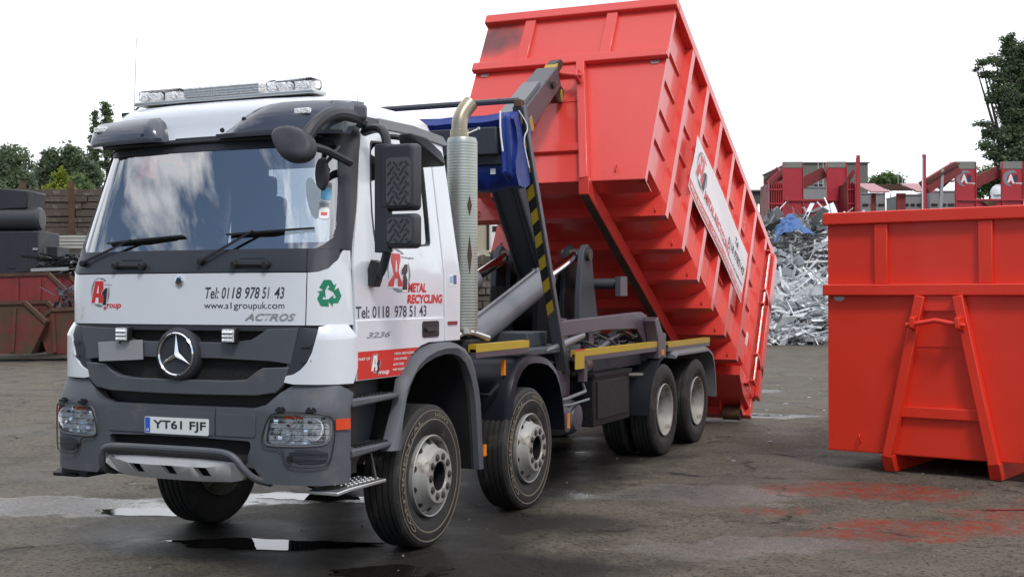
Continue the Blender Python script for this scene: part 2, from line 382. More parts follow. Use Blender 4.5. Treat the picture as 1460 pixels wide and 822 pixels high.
# smooth plan curve of the cab nose as (t, x, y)
_pl = [(0, 0), (.4, .015), (.7, .041), (.85, .062), (.98, .10), (1.08, .165), (1.135, .25), (1.15, .34)]
PT = [0]; 
for (ax, ay), (bx_, by_) in zip(_pl, _pl[1:]): PT.append(PT[-1]+math.hypot(bx_-ax, by_-ay))
TC = PT[-1]
def spl(t):
    """Catmull-Rom through the plan points"""
    t = max(0, min(TC-1e-6, t)); i = 0
    while PT[i+1] < t: i += 1
    u = (t-PT[i])/(PT[i+1]-PT[i])
    P = lambda j: Vector(((-_pl[1][0], _pl[1][1]) if j < 0 else (_pl[j] if j < len(_pl) else (1.15, .44)))+(0,))
    a, b, c, d = P(i-1), P(i), P(i+1), P(i+2)
    return .5*((2*b)+(c-a)*u+(2*a-5*b+4*c-d)*u*u+(3*b-a-3*c+d)*u**3)
def y0(z): return .035+max(0, z-2.03)*.29
def wz(z): return 1.15-max(0, z-2.0)*.155
def tx(x): return abs(x) and (PT[4]*abs(x)/.98 if abs(x) <= .98 else x)*(1 if x > 0 else -1) or 0
def ty(y, z): return TC+(y-y0(z)-.34)
def G(t, z, d=0):
    s = 1 if t >= 0 else -1; t = abs(t); e = 1e-3
    def pos(t):
        if t <= TC: p = spl(t); return Vector((p.x, p.y))
        return Vector((1.15, .34+t-TC))
    p = pos(t); q = pos(t+e); p_ = pos(max(0, t-e)); tn = (q-p_).normalized(); nrm = Vector((tn.y, -tn.x))
    p = p+nrm*d
    return Vector((s*(p.x-(1.15-wz(z))*min(1, (p.x/1.15))**1), p.y+y0(z), z))
def S(y, z, d=0): return Vector((wz(z)+d, y, z))
def SL(y, z, d=0): return Vector((-wz(z)-d, y, z))
# ---- inner dark shell with window openings
def shell_ring(z, dshrink=0., yb=1.945, inset=0.):
    ts = [0, .25, .5, .75, .98, 1.03, 1.10, 1.2, TC]
    ys = [.70, 1.0, 1.52, 1.8]
    right = [G(t, z, -.012) for t in ts]+[Vector((wz(z)-.012, y, z)) for y in ys]+[Vector((wz(z)-.03, yb-.02, z)), Vector((wz(z)-.07, yb, z)), Vector((.55, yb, z))]
    left = [Vector((-p.x, p.y, p.z)) for p in right[1:]]
    return right+left[::-1]   # index 0 = nose centre, then round the nearside to the back, then the offside
zs = [1.62, 2.02, 2.17, 2.20, 2.93, 2.98, 3.05]
rows = [shell_ring(z) for z in zs]
bm = NB(); V = [[bm.verts.new(p) for p in r] for r in rows]; n = len(rows[0])
def skip(i, k):
    kk = min(k, n-1-k)            # symmetric segment number
    z = zs[i]
    if kk <= 5 and 2.17 <= z < 2.93: return True           # windscreen
    if kk in (9, 10) and 2.20 <= z < 2.93: return True     # door windows
    if kk >= 14 and 2.20 <= z < 2.93: return True          # back window
    return False
for i in range(len(zs)-1):
    for k in range(n):
        if not skip(i, k): bm.faces.new((V[i][k], V[i][(k+1) % n], V[i+1][(k+1) % n], V[i+1][k]))
bm.faces.new(V[0])
obj('cab_shell', bm, 'black', truck)
# ---- white roof
def roof_ring(z, ins, yf, yb):
    w = wz(3.0)-ins+.004
    P = [(0, 0), (.45, .015), (.8, .06), (.93, .13), (1.0, .26), (1.0, .5)]
    r = [Vector((x*w, yf+y, z)) for x, y in P]+[Vector((w, 1.1, z)), Vector((w, yb-.2, z)), Vector((w-.05, yb-.06, z)), Vector((w-.16, yb, z)), Vector((w*.4, yb, z))]
    return r+[Vector((-p.x, p.y, p.z)) for p in r[1:]][::-1]
bm = NB()
secs = [roof_ring(2.955, .0, y0(2.955), 1.95), roof_ring(3.05, .0, y0(3.05), 1.95), roof_ring(3.12, .006, .33, 1.945), roof_ring(3.175, .025, .355, 1.92), roof_ring(3.215, .06, .40, 1.86), roof_ring(3.24, .14, .50, 1.76), roof_ring(3.25, .30, .7, 1.55)]
loft(bm, secs, caps=False); 
bm.verts.ensure_lookup_table(); bm.faces.new(bm.verts[-len(secs[0]):])
obj('roof', bm, 'white', truck, ang=50)
# ---- panels
fp = patch('front_panel', [(-.985, 2.005), (.955, 2.005), (.945, 1.66), (-.965, 1.66)], G, -.008, .008, 'white', truck, bevel=.003)
text('lettering', 'Tel: 0118 978 51 43', G, .20, .80, 1.835, 1.912, .0095, 'ink', fp, bold=.012, shear=.25)
text('lettering', 'www.a1groupuk.com', G, .19, .80, 1.755, 1.812, .0095, 'ink', fp, bold=.006)
text('lettering', 'ACTROS', G, .50, .885, 1.690, 1.738, .012, 'alu', fp, bold=.02, shear=.35)
a1_logo(fp, G, -.745, 1.882, .155, .0095)
text('lettering', 'Wokingham', G, -.685, -.60, 1.925, 1.937, .0095, 'ink', fp)
text('lettering', 'group', G, -.70, -.515, 1.757, 1.800, .0095, 'logored', fp, bold=.03, shear=.2)
bm = NB(); lathe(bm, [(.0, .0), (.034, .0), (.034, .014), (.028, .017), (0, .017)], (0, y0(1.95)-.006, 1.955), 'y', 24, -1)
bd = obj('bonnet_badge', bm, 'chrome', fp)
bm = NB(); lathe(bm, [(.022, .0), (.022, .003), (0, .003)], (0, y0(1.95)-.023, 1.955), 'y', 24, -1); obj('badge_disc', bm, 'dkgrey', fp)
# corner panels
for sgn in (1, -1):
    g = (lambda t, z, d, s=sgn: G(s*t, z, d))
    cp_ = patch('corner_panel', [(.963, 2.005), (1.02, 2.01), (1.09, 2.035), (1.16, 2.09), (1.20, 2.155), (ty(.372, 2.155), 2.155), (ty(.372, 1.66), 1.66), (.953, 1.66)], g, -.008, .008, 'white', truck, bevel=.003)
    if sgn == 1:
        # recycling arrows
        cx, cz, r = 1.098, 1.866, .078
        for k in range(3):
            a = -120*k
            def rot(p, a=a): return (cx+p[0]*math.cos(R(a))-p[1]*math.sin(R(a)), cz+(p[0]*math.sin(R(a))+p[1]*math.cos(R(a)))*1.18)
            patch('recycling_arrow', [rot((x*r, y*r)) for x, y in ((-.42, 1.0), (.18, 1.0), (.42, .62), (.62, .74), (.42, .14), (-.12, .36), (.08, .48), (-.06, .66), (-.32, .2), (-.78, .46))], G, None, .0095, 'green', cp_, step=.03)
    # lower wing flaring out beside the grille, with a dark scoop let into it
    def gw(t, z, d, s=sgn):
        k = min(1, max(0, (1.66-z)/.07)); e = min(1, max(0, (t-.85)/.25))*(1-.75*min(1, max(0, (t-1.12)/.22)))
        p = G(s*t, z, d+(.015+.03*e)*k); return p
    wing = patch('cab_wing', smooth_poly([(1.035, 1.665), (ty(.375, 1.66), 1.665), (ty(.375, 1.275), 1.275), (1.1, 1.275), (.80, 1.275), (.80, 1.325), (.90, 1.345), (.985, 1.44), (1.025, 1.60)], 1), gw, -.03, .012, 'white', truck, bevel=.008, step=.04, cutb=.045)
    sc = patch('air_scoop', [(.905, 1.65), (1.03, 1.64), (1.02, 1.58), (.98, 1.44), (.90, 1.35), (.81, 1.33), (.83, 1.46)], gw, -.05, .002, 'dkgrey', truck, bevel=.004)
    for zz in (1.52, 1.42): patch('scoop_louvre', [(.93, zz+.012), (.995, zz+.016), (.99, zz), (.93, zz-.004)], gw, -.02, .012, 'dkgrey', sc)
# scuttle under the windscreen
sc = patch('scuttle_panel', [(-1.17, 2.165), (1.17, 2.165), (1.17, 2.11), (1.10, 2.035), (1.03, 2.012), (-1.03, 2.012), (-1.10, 2.035), (-1.17, 2.11)], G, -.02, .010, 'dkgrey', truck, bevel=.003)
patch('seam', [(.955, 2.165), (.962, 2.165), (.962, 2.012), (.955, 2.012)], G, None, .012, 'seam', sc)
for x in (-.56, .44):
    bm = NB(); p = [G(x+.0, 2.065, .022), G(x+.12, 2.062, .028), G(x+.24, 2.06, .022)]; tube(bm, p, .016, 8)
    for q in p[::2]: lathe(bm, [(0, 0), (.026, .0), (.026, .03), (.018, .045), (0, .045)], q+Vector((0, .01, 0)), 'y', 12, -1)
    obj('washer_pipe_bracket', bm, 'black', sc)
    patch('scuttle_slot', [(x+.02, 2.105), (x+.21, 2.105), (x+.20, 2.098), (x+.03, 2.098)], G, None, .0115, 'seam', sc)
# windscreen
ws = patch('windscreen', [(-1.17, 2.15), (1.17, 2.15), (1.17, 2.96), (-1.17, 2.96)], G, None, -.004, 'ws', truck, step=.08, cutb=.2)
patch('windscreen_header', [(-1.165, 2.965), (1.165, 2.965), (1.165, 2.90), (1.10, 2.872), (1.0, 2.860), (-1.0, 2.860), (-1.10, 2.872), (-1.165, 2.91)], G, None, .001, 'black', ws)
for (x0_, x1_, z0_, z1_, c) in ((1.035, 1.105, 2.495, 2.61, 'sticker'), (1.025, 1.095, 2.365, 2.48, 'decalwhite')):
    s = patch('tax_disc_holder', rrect(x0_-.004, x1_+.004, z0_-.004, z1_+.004, .02), G, None, -.001, 'greyplate', ws)
    patch('disc_paper', rrect(x0_, x1_, z0_, z1_-.04, .018), G, None, .0005, c, s)
    patch('disc_print', [(x0_+.006, z1_-.032), (x1_-.006, z1_-.032), (x1_-.006, z1_-.008), (x0_+.006, z1_-.008)], G, None, .0005, 'logogrey', s)
    if c == 'decalwhite': patch('disc_mark', rrect(x0_+.01, x1_-.015, z0_+.022, z0_+.045, .008), G, None, .001, 'logored', s)
# A pillars, dark, wrapping the corners
for sgn in (1, -1):
    g = (lambda t, z, d, s=sgn: G(s*t, z, d))
    P = [(1.00, 2.160), (ty(.385, 2.16), 2.16), (ty(.52, 2.45), 2.45), (ty(.66, 2.85), 2.85), (ty(.71, 3.02), 3.02), (ty(.74, 3.06), 3.06), (1.0, 3.06), (1.0, 2.92), (1.11, 2.90), (1.145, 2.83), (1.155, 2.6), (1.145, 2.32), (1.12, 2.235), (1.06, 2.19)]
    patch('windscreen_pillar', P, g, -.02, .010, 'dkgrey', truck, bevel=.003, step=.03, cutb=.15)
    f = S if sgn > 0 else SL
    patch('windscreen_pillar', [(.60, 3.035), (.60, 3.105), (1.0, 3.115), (1.0, 3.045)], f, -.02, .022, 'dkgrey', truck, bevel=.004)
    # drip rail
    patch('drip_rail', [(.97, 3.045), (.97, 3.12), (1.5, 3.13), (1.97, 3.10), (2.02, 3.06), (2.02, 3.035), (1.97, 3.025), (1.5, 3.055)], f, -.04, .026, 'ltgrey', truck, bevel=.005)
# ---- doors
win = smooth_poly([(.70, 2.23), (.73, 2.20), (1.50, 2.215), (1.545, 2.26), (1.60, 2.90), (1.57, 2.955), (.86, 2.955), (.82, 2.92), (.72, 2.5)], 1)
for sgn in (1, -1):
    f = S if sgn > 0 else SL
    dout = [(.392, 1.283), (.985, 1.283), (1.06, 1.345), (1.16, 1.43), (1.30, 1.485), (1.42, 1.505), (1.675, 1.505), (1.68, 2.0), (1.74, 3.035), (.79, 3.035), (.72, 3.0), (.56, 2.52), (.42, 2.16), (.385, 2.05)]
    def fd(y, z, d, f=f):
        # pressed crease below the waist line: the lower door steps out a little
        k = .012 if z < 1.642 else 0
        return f(y, z, d+k)
    door = patch('door', dout, f, -.03, .008, 'white', truck, holes=[win], bevel=.003, step=.2, cutb=.2)
    patch('door_lower_moulding', [(.392, 1.283), (.985, 1.283), (1.06, 1.345), (1.16, 1.43), (1.30, 1.485), (1.42, 1.505), (1.675, 1.505), (1.675, 1.690), (.392, 1.690)], f, .004, .018, 'white', door, bevel=.006, step=.3)
    patch('window_seal', win, f, -.01, .011, 'rubber' if False else 'black', door, holes=[[( (y-1.15)*.965+1.15, (z-2.58)*.965+2.58) for y, z in win]], step=.3)
    patch('window_glass', win, f, None, -.006, 'sg', door, step=.3, cutb=.1)
    patch('quarter_panel', [(1.70, 1.505), (1.955, 1.505), (1.965, 2.0), (1.965, 3.04), (1.76, 3.04), (1.70, 2.0)], f, -.06, .010, 'white', truck, bevel=.006)
    bm = NB(); h = f(1.45, 1.605, .016)
    patch('door_handle', rrect(1.315, 1.575, 1.545, 1.665, .02), f, .0, .024, 'black', door, bevel=.004)
    patch('handle_grip', rrect(1.35, 1.53, 1.59, 1.618, .01), f, .026, .045, 'dkgrey', door, bevel=.004)
    bm.free()
    if sgn > 0:
        rd = patch('door_banner', [(.398, 1.290), (.98, 1.290), (1.05, 1.35), (1.15, 1.433), (1.27, 1.478), (.398, 1.478)], f, None, .0195, 'decalred', door, step=.3)
        text('lettering', 'PART OF', f, .41, .56, 1.418, 1.437, .021, 'decalwhite', rd, bold=.02)
        a1_logo(rd, f, .625, 1.393, .105, .0205, sx=1.0, acol='decalwhite', ringm='greyplate')
        text('lettering', 'group', f, .66, .82, 1.302, 1.335, .022, 'decalwhite', rd, bold=.02, shear=.2)
        for i, s in enumerate(('METAL RECYCLING', 'CAR SPARES', 'LOO HIRE', 'WET WASTE')):
            text('lettering', s, f, .90-.01*i, .90-.01*i+(.28, .19, .15, .17)[i], 1.437-.037*i, 1.453-.037*i, .021, 'decalwhite', rd, bold=.02)
        text('lettering', 'Tel: 0118  978 51 43', f, .395, 1.40, 1.700, 1.782, .0095, 'ink', door, bold=.014)
        text('lettering', '3236', f, .52, .845, 1.565, 1.605, .0195, 'logogrey', door, bold=.02, shear=.35)
        a1_logo(door, f, .96, 2.035, .235, .0095, sx=1.15)
        text('lettering', 'Wokingham', f, 1.05, 1.24, 2.112, 2.135, .0095, 'ink', door)
        text('lettering', 'METAL', f, 1.115, 1.395, 1.878, 1.945, .0105, 'logored', door, bold=.045, shear=.12)
        text('lettering', 'RECYCLING', f, 1.105, 1.655, 1.795, 1.862, .0105, 'logored', door, bold=.045, shear=.12)
        q = patch('quarter_sticker', [(1.765, 1.925), (1.895, 1.925), (1.895, 2.015), (1.765, 2.015)], f, None, .012, 'decalwhite', truck)
        patch('sticker_print', [(1.835, 1.94), (1.89, 1.94), (1.89, 2.01), (1.835, 2.01)], f, None, .0135, mat('sticker_violet', (.12, .08, .25), .5), q)
        text('sticker_mark', 'S', f, 1.775, 1.825, 1.95, 2.00, .0135, 'sticker', q, bold=.04)
        patch('reflector', rrect(1.74, 1.90, 1.628, 1.655, .006), f, .01, .016, 'rustred', truck)
# ---- grille
M['facet0'] = mat('glint_cell_chrome', (.9, .92, .94), .15, metal=.8, var=.05)
gp = patch('grille_panel', smooth_poly([(-.92, 1.650), (.905, 1.650), (.885, 1.50), (.845, 1.34), (.80, 1.255), (.70, 1.205), (.3, 1.20), (-.3, 1.20), (-.70, 1.205), (-.80, 1.255), (-.845, 1.34), (-.90, 1.50)], 1), G, -.06, -.030, 'mesh', truck, step=.06)
up = [(-.925, 1.640), (-.55, 1.628), (-.49, 1.585), (-.42, 1.553), (-.3, 1.543), (.3, 1.543), (.45, 1.55), (.55, 1.562), (.62, 1.60), (.68, 1.635), (.905, 1.642), (.855, 1.405), (.70, 1.423), (.3, 1.437), (-.3, 1.437), (-.70, 1.423), (-.875, 1.405)]
patch('grille_bar', up, G, -.03, .020, 'grey', gp, bevel=.008, step=.05)
lo = [(-.865, 1.388), (-.66, 1.380), (-.60, 1.34), (-.52, 1.305), (-.4, 1.290), (.4, 1.290), (.52, 1.300), (.58, 1.345), (.64, 1.378), (.845, 1.388), (.80, 1.27), (.74, 1.215), (.60, 1.195), (.2, 1.190), (-.2, 1.190), (-.60, 1.195), (-.74, 1.215), (-.82, 1.27)]
patch('grille_bar', lo, G, -.03, .028, 'grey', gp, bevel=.010, step=.05)
patch('grille_top_strip', [(-.92, 1.653), (.91, 1.653), (.905, 1.622), (-.92, 1.622)], G, -.03, .012, 'dkgrey', gp, bevel=.003)
bm = NB(); c0 = Vector((0, .0, 1.462))
lathe(bm, [(.0, -.06), (.178, -.06), (.180, -.012), (.172, .008), (.156, .018), (.147, .016), (.140, .004), (0, .004)], c0, 'y', 64, -1)
em = obj('emblem', bm, 'dkgrey', truck)
bm = NB(); lathe(bm, [(.132, .008), (.134, .022), (.141, .029), (.148, .022), (.150, .008)], c0, 'y', 64, -1); obj('emblem_ring', bm, 'chrome', em)
bm = NB()
for k in range(3):
    a = R(90+120*k); d_ = Vector((math.cos(a), 0, math.sin(a))); s_ = Vector((-math.sin(a), 0, math.cos(a)))
    c1 = c0+Vector((0, -.034, 0)); tip = c0+d_*.136+Vector((0, -.018, 0)); b1 = c0+s_*.021+d_*.012+Vector((0, -.016, 0)); b2 = c0-s_*.021+d_*.012+Vector((0, -.016, 0))
    v = [bm.verts.new(p) for p in (c1, b1, tip, b2, c0+Vector((0, -.010, 0)))]
    bm.faces.new((v[0], v[1], v[2])); bm.faces.new((v[0], v[2], v[3])); bm.faces.new((v[4], v[2], v[1])); bm.faces.new((v[4], v[3], v[2]))
obj('emblem_star', bm, 'chrome', em, flat=True)
for x in (-.455, .425):
    p = G(x, 1.592, .045)
    bm = NB(); box(bm, p, (.104, .055, .100)); l = obj('work_lamp', bm, 'black', truck, bevel=.01)
    bm = NB(); box(bm, p+Vector((-.0, -.030, 0)), (.090, .01, .084)); obj('lamp_lens', bm, 'lamp', l) if False else obj('lamp_lens', bm, 'lens', l)
    for i in range(4):
        for j in range(3):
            bm = NB(); c_ = p+Vector((-.031+.0207*i, -.036, -.026+.026*j)); nn = Vector((.1, -1, .95)).normalized(); _, a_, b_ = frame_of(nn); bm.faces.new([bm.verts.new(c_+a_*u*.0085+b_*v*.009) for u, v in ((-1, -1), (1, -1), (1, 1), (-1, 1))]); obj('glint_cell', bm, M['facet0'], l, flat=True)  # cells added and tilted to the sky so the work lamp looks bright
    bm = NB()
    for i in range(1, 3): box(bm, p+Vector((0, -.037, -.036+.024*i)), (.088, .004, .003))
    obj('lamp_guard', bm, 'black', l)
bm = NB(); box(bm, G(-.49, 1.475, .040), (.40, .008, .135), Matrix.Rotation(R(-3), 3, 'Y') @ Matrix.Rotation(R(-2), 3, 'Z'))
bl = obj('blank_panel', bm, 'greyplate', truck, bevel=.002)
bm = NB(); lathe(bm, [(0, 0), (.008, 0), (.008, .006), (0, .006)], G(-.49, 1.53, .045), 'y', 10, -1); obj('rivet', bm, 'nut', bl)
# ---- bumper
BT = [(0, -.005), (.35, 0.), (.60, .005), (.85, .02), (1.0, .045), (1.10, .085), (1.17, .14), (1.21, .215)]
BL = [0]
for a, b in zip(BT, BT[1:]): BL.append(BL[-1]+math.hypot(b[0]-a[0], b[1]-a[1]))
def B(t, z, d=0):
    s = 1 if t >= 0 else -1; t = abs(t)
    def pos(t):
        if t >= BL[-1]: return Vector((1.21, .215+t-BL[-1]))
        i = 0
        while BL[i+1] < t: i += 1
        u = (t-BL[i])/(BL[i+1]-BL[i])
        P = lambda j: Vector((-BT[1][0], BT[1][1])) if j < 0 else Vector(BT[j] if j < len(BT) else (1.215, .31))
        a, b, c, e = P(i-1), P(i), P(i+1), P(i+2)
        return .5*((2*b)+(c-a)*u+(2*a-5*b+4*c-e)*u*u+(3*b-a-3*c+e)*u**3)
    p = pos(t); tn = (pos(t+1e-3)-pos(max(0, t-1e-3))).normalized(); nr = Vector((tn.y, -tn.x)); p = p+nr*d
    back = max(0, z-1.10)*.45*min(1, max(0, (t-.5)/.3))        # the corners lean back above the lamps
    return Vector((s*p.x, p.y+back, z))
TE = BL[-1]+.02
M['facet'] = mat('glint_facet_chrome', (.86, .88, .90), .12, metal=.9, var=.1)
def hl(s):  # headlight outline in (t,z)
    P = [(.79, 1.06), (.83, 1.092), (1.19, 1.094), (1.25, 1.075), (1.255, .97), (1.235, .905), (1.17, .880), (.79, .872), (.755, .90)]
    P = smooth_poly(P, 1); return [(s*(a*.955-.03), b) for a, b in P]
lower = smooth_poly([(-.56, .905), (.56, .905), (.60, .88), (.56, .775), (.50, .755), (-.50, .755), (-.56, .775), (-.60, .88)], 1)
bo = [(-TE, .635), (-TE, 1.215), (-1.18, 1.268), (-.86, 1.268), (-.78, 1.22), (-.70, 1.14), (-.60, 1.112), (.60, 1.112), (.70, 1.14), (.78, 1.22), (.86, 1.268), (1.18, 1.268), (TE, 1.215), (TE, .635), (1.1, .625), (.70, .625), (.62, .72), (.5, .755-.02), (-.5, .755-.02), (-.62, .72), (-.70, .625), (-1.1, .625)]
bump = patch('bumper', bo, B, -.10, .0, 'grey', truck, holes=[hl(1), hl(-1), lower], bevel=.016, step=.05, cutb=.1)
bm = NB(); bx(bm, -.62, .62, .08, .12, .70, .96); bx(bm, -.8, .8, .16, .22, 1.0, 1.32); bx(bm, -1.1, 1.1, .2, .5, .66, 1.24); obj('bumper_core', bm, 'black', bump)
patch('intake_mesh', lower, B, None, -.06, 'mesh', bump)
for t0, t1 in ((-.60, .305), (.315, .63)):
    patch('bumper_inset', rrect(t0, t1, .925, 1.072, .02), B, .0005, .007, 'grey', bump, bevel=.006)
patch('seam', [(.307, .915), (.313, .915), (.313, 1.11), (.307, 1.11)], B, None, .0015, 'seam', bump)
for s in (1, -1):
    h = patch('headlight', hl(s), B, -.034, -.024, 'lampdark', truck, step=.05)
    for (t, z, r, m_) in ((1.125, .99, .072, 'lens'), (.955, 1.035, .045, 'lens'), (.905, .955, .055, 'lens'), (1.005, .95, .035, 'lens')):
        bm = NB(); p = B(s*t*.955-s*.03, z, -.024); lathe(bm, [(0, .0), (r*.5, .004), (r*.85, .010), (r, .020), (r*1.06, .020), (r*1.02, .0)], p, 'y', 24, -1); lathe(bm, [(0, .018), (.018, .016), (.022, .01), (.022, 0)], p, 'y', 12, -1); obj('reflector_bowl', bm, m_, h)
    bm = NB(); random.seed(17)
    t_ = .79
    while t_ < 1.17:
        z = .905
        while z < 1.07:
            p = B(s*(t_-.05), z, -.012); nn = Vector((random.uniform(-.35, .35), -1, random.choice((.15, .5, .8, 1.0, 1.2)))).normalized(); _, a_, b_ = frame_of(nn); q = .0115
            if (.90 if t_ < .83 else 0) < z and random.random() < .55: bm.faces.new([bm.verts.new(p+a_*i*q*1.25+b_*j*q) for i, j in ((-1, -1), (1, -1), (1, 1), (-1, 1))])
            z += .026
        t_ += .031
    obj('glint_facets', bm, M['facet'], h, flat=True)  # tilted chips added inside the headlamp to catch sky glints
    patch('indicator_bulb', rrect(*sorted((s*.83, s*.95)), 1.055, 1.074, .008), B, -.02, -.004, 'orangered', h)
    patch('lamp_bezel', [(a*1.0, b) for a, b in hl(s)], B, -.03, .010, 'ltgrey', h, holes=[[((a-s*.935)*.95+s*.935, (b-.985)*.91+.985) for a, b in hl(s)]], step=.05, bevel=.003)
    patch('lamp_back', [((a-s*.935)*.9+s*.935, (b-.985)*.84+.985) for a, b in hl(s)], B, None, -.021, 'lens', h, step=.05)
    patch('lamp_cover', hl(s), B, None, .006, 'lg', h, step=.04)
    # wire guard
    bm = NB(); lp = smooth_poly([(.745, .93), (.79, 1.05), (.84, 1.10), (1.16, 1.10), (1.262, 1.07), (1.27, .98), (1.262, .90), (1.235, .77), (1.18, .745), (.95, .745), (.925, .80), (.905, .87), (.76, .875)], 2)
    tube(bm, [B(s*(a*.955-.03), b, .020) for a, b in lp], .0045, 6, closed=True)
    for z in (.915, .955, .995, 1.035, 1.07): tube(bm, [B(s*t, z, .020) for t in [(.705 if z < .93 else .73 if z < 1.04 else .76)+i*.052 for i in range(9)]], .0018, 5)
    for z in (.80, .84): tube(bm, [B(s*t, z, .02) for t in (.88, .97, 1.07, 1.14)], .003, 5)
    for t in (.82, 1.03):
        box(bm, B(s*t, 1.112, .02), (.05, .05, .018)); box(bm, B(s*t-.015, 1.122, .022), (.012, .02, .02)); box(bm, B(s*t+.015, 1.122, .022), (.012, .02, .02))
    box(bm, B(s*.885, .80, .015), (.03, .03, .03))
    obj('lamp_guard', bm, 'black', h)
    patch('fog_lamp_cover', smooth_poly([(s*a, b) for a, b in ((.87, .86), (1.14, .86), (1.14, .80), (1.105, .765), (.89, .765))], 1), B, -.0, .006, 'dkgrey', bump, bevel=.004)
    patch('side_marker', rrect(*sorted((s*(TE-.115), s*(TE-.012))), .985, 1.055, .006), B, .001, .014, 'orangered', bump)
# number plate
np_ = patch('number_plate', rrect(-.26, .26, .9215, 1.0325, .01), B, .008, .014, 'plate', truck)
patch('plate_band', [(-.255, .9265), (-.212, .9265), (-.212, 1.0275), (-.255, 1.0275)], B, None, .0155, 'blue', np_)
text('plate_band_letters', 'GB', B, -.247, -.220, .935, .953, .0165, 'plate', np_, bold=.02)
text('registration', 'YT61 FJF', B, -.185, .240, .940, 1.014, .0165, 'platetext', np_, bold=.020)
# bull hoop and silver skid plate
bm = NB()
hp = [(-.60, .08, .63), (-.585, -.06, .66), (-.57, -.10, .74), (-.545, -.115, .80), (-.49, -.125, .832), (-.35, -.13, .838), (0, -.135, .838), (.35, -.13, .838), (.49, -.125, .832), (.56, -.115, .80), (.61, -.10, .73), (.66, -.04, .655), (.70, .08, .62)]
tube(bm, smooth_poly(hp, 2, closed=False), .024, 10)
gb = obj('underrun_hoop', bm, 'grey', truck)
bm = NB(); bx(bm, -.55, .57, -.07, .10, .770, .800); obj('hoop_step', bm, 'mesh', gb)
sk_o = smooth_poly([(-.50, .775), (.50, .775), (.57, .73), (.60, .655), (.45, .625), (-.35, .625), (-.47, .66), (-.54, .735)], 1)
def K(x, z, d=0): return Vector((x, -.135-d+max(0, .72-z)*.8+max(0, z-.72)*.45+abs(x)**3*.22, z))
patch('skid_plate', sk_o, K, -.03, .01, 'skid', gb, bevel=.014, step=.1, holes=[[(c-.045, .728), (c+.055, .728), (c+.07, .665), (c-.02, .665)] for c in (-.26, 0.01, .28)])
bm = NB(); bx(bm, -.5, .5, -.02, .2, .63, .72); obj('hoop_bracket', bm, 'black', gb)
for x in (-1.02,): 
    bm = NB(); bx(bm, x-.12, x+.12, .12, .34, .56, .64); obj('towing_step', bm, 'dkgrey', gb, bevel=.01)
# ---- sun visor: two grey pods over a black lip
M['visor'] = mat('smoked_visor', (.055, .062, .085), .22, var=.15, coat=.6)
def visor(x0_, x1_, inner, sw, rise):
    secs = []; n_ = 14
    for i in range(n_+1):
        x = x0_+(x1_-x0_)*i/n_; di = abs(x-inner); k = 1-(1-min(1, di/sw))**2.0      # inner end swept
        k = max(.12, k); yb = y0(2.95)+abs(x)**3*.10
        ox = abs(x)-.99; kk = 1 if ox < 0 else max(.3, 1-(ox/.12)**2*.6)
        top = 2.945+(.185+rise)*k*(.9+.1*kk); dep = (.105*kk)*(.5+.5*k)
        secs.append([Vector((x, yb+.02, 2.945)), Vector((x, yb-dep, 2.935)), Vector((x, yb-dep-.012, 2.965)), Vector((x, yb-dep+.02, 2.945+(top-2.945)*.6)), Vector((x, yb-dep+.075, 2.945+(top-2.945)*.92)), Vector((x, yb+.05, top)), Vector((x, yb+.20, top+.012*k)), Vector((x, yb+.20, top-.06*k))])
    bm = NB(); loft(bm, secs); return bm
vis = obj('sun_visor', visor(-1.055, -.33, -.33, .10, .0), 'visor', truck, ang=50)
vi2 = obj('sun_visor', visor(1.085, .14, .14, .50, .05), 'visor', truck, ang=50)
for v_, xs in ((vis, (-.93,)), (vi2, (.82,))):
    for x in xs:
        bm = NB(); box(bm, (x, y0(2.95)+abs(x)**3*.10-.080, 3.06 if x < 0 else 3.09), (.12, .04, .04)); l = obj('marker_lamp', bm, 'lens', v_, bevel=.008)
for x in (-.47, -.56, .22, .36, 1.02):
    z = 2.985 if x in (-.47, .22) else 3.06
    bm = NB(); lathe(bm, [(0, 0), (.017, 0), (.015, .012), (0, .014)], (x, y0(2.95)-.100+abs(x)**3*.1+(z-2.985)*.7, z), 'y', 12, -1); obj('visor_bolt', bm, 'black', vi2 if x > 0 else vis)
bm = NB(); bx(bm, -.90, .90, .275, .40, 2.918, 2.94); obj('visor_lip', bm, 'black', vi2, bevel=.006)
bm = NB(); bar(bm, (.95, .37, 3.11), (1.10, .62, 3.10), .10, .12); obj('visor_end', bm, 'steel', vi2, bevel=.03)
# ---- light bar on the roof
lb = NB(); bx(lb, -.78, .78, .47, .64, 3.245, 3.275); lbo = obj('beacon_bar', lb, 'alu', truck, bevel=.01)
for a, b in ((-.79, -.335), (.335, .79)):
    bm = NB(); bx(bm, a+.03, b-.03, .48, .63, 3.276, 3.362); obj('beacon_cover', bm, 'lg', lbo, bevel=.03)
    bm = NB()
    for k in range(3):
        x = a+.10+k*.125; bx(bm, x-.04, x+.04, .52, .585, 3.278, 3.340)
        lathe(bm, [(0, 0), (.04, 0), (.03, .05), (0, .06)], (x, .50, 3.30), 'y', 12, -.5)
    obj('beacon_reflector', bm, 'lens', lbo)
    bm = NB(); bx(bm, a+.07, b-.07, .47, .475, 3.33, 3.36) if False else box(bm, ((a+b)/2, .55, 3.315), (.06, .10, .05)); obj('beacon_motor', bm, 'dkgrey', lbo)
bm = NB(); bx(bm, -.33, .33, .475, .635, 3.277, 3.355); obj('beacon_centre', bm, 'lens', lbo, bevel=.012)
bm = NB()
for z in (3.297, 3.316, 3.336): bx(bm, -.325, .325, .468, .474, z-.003, z+.003)
obj('beacon_centre_rib', bm, 'alu', lbo)
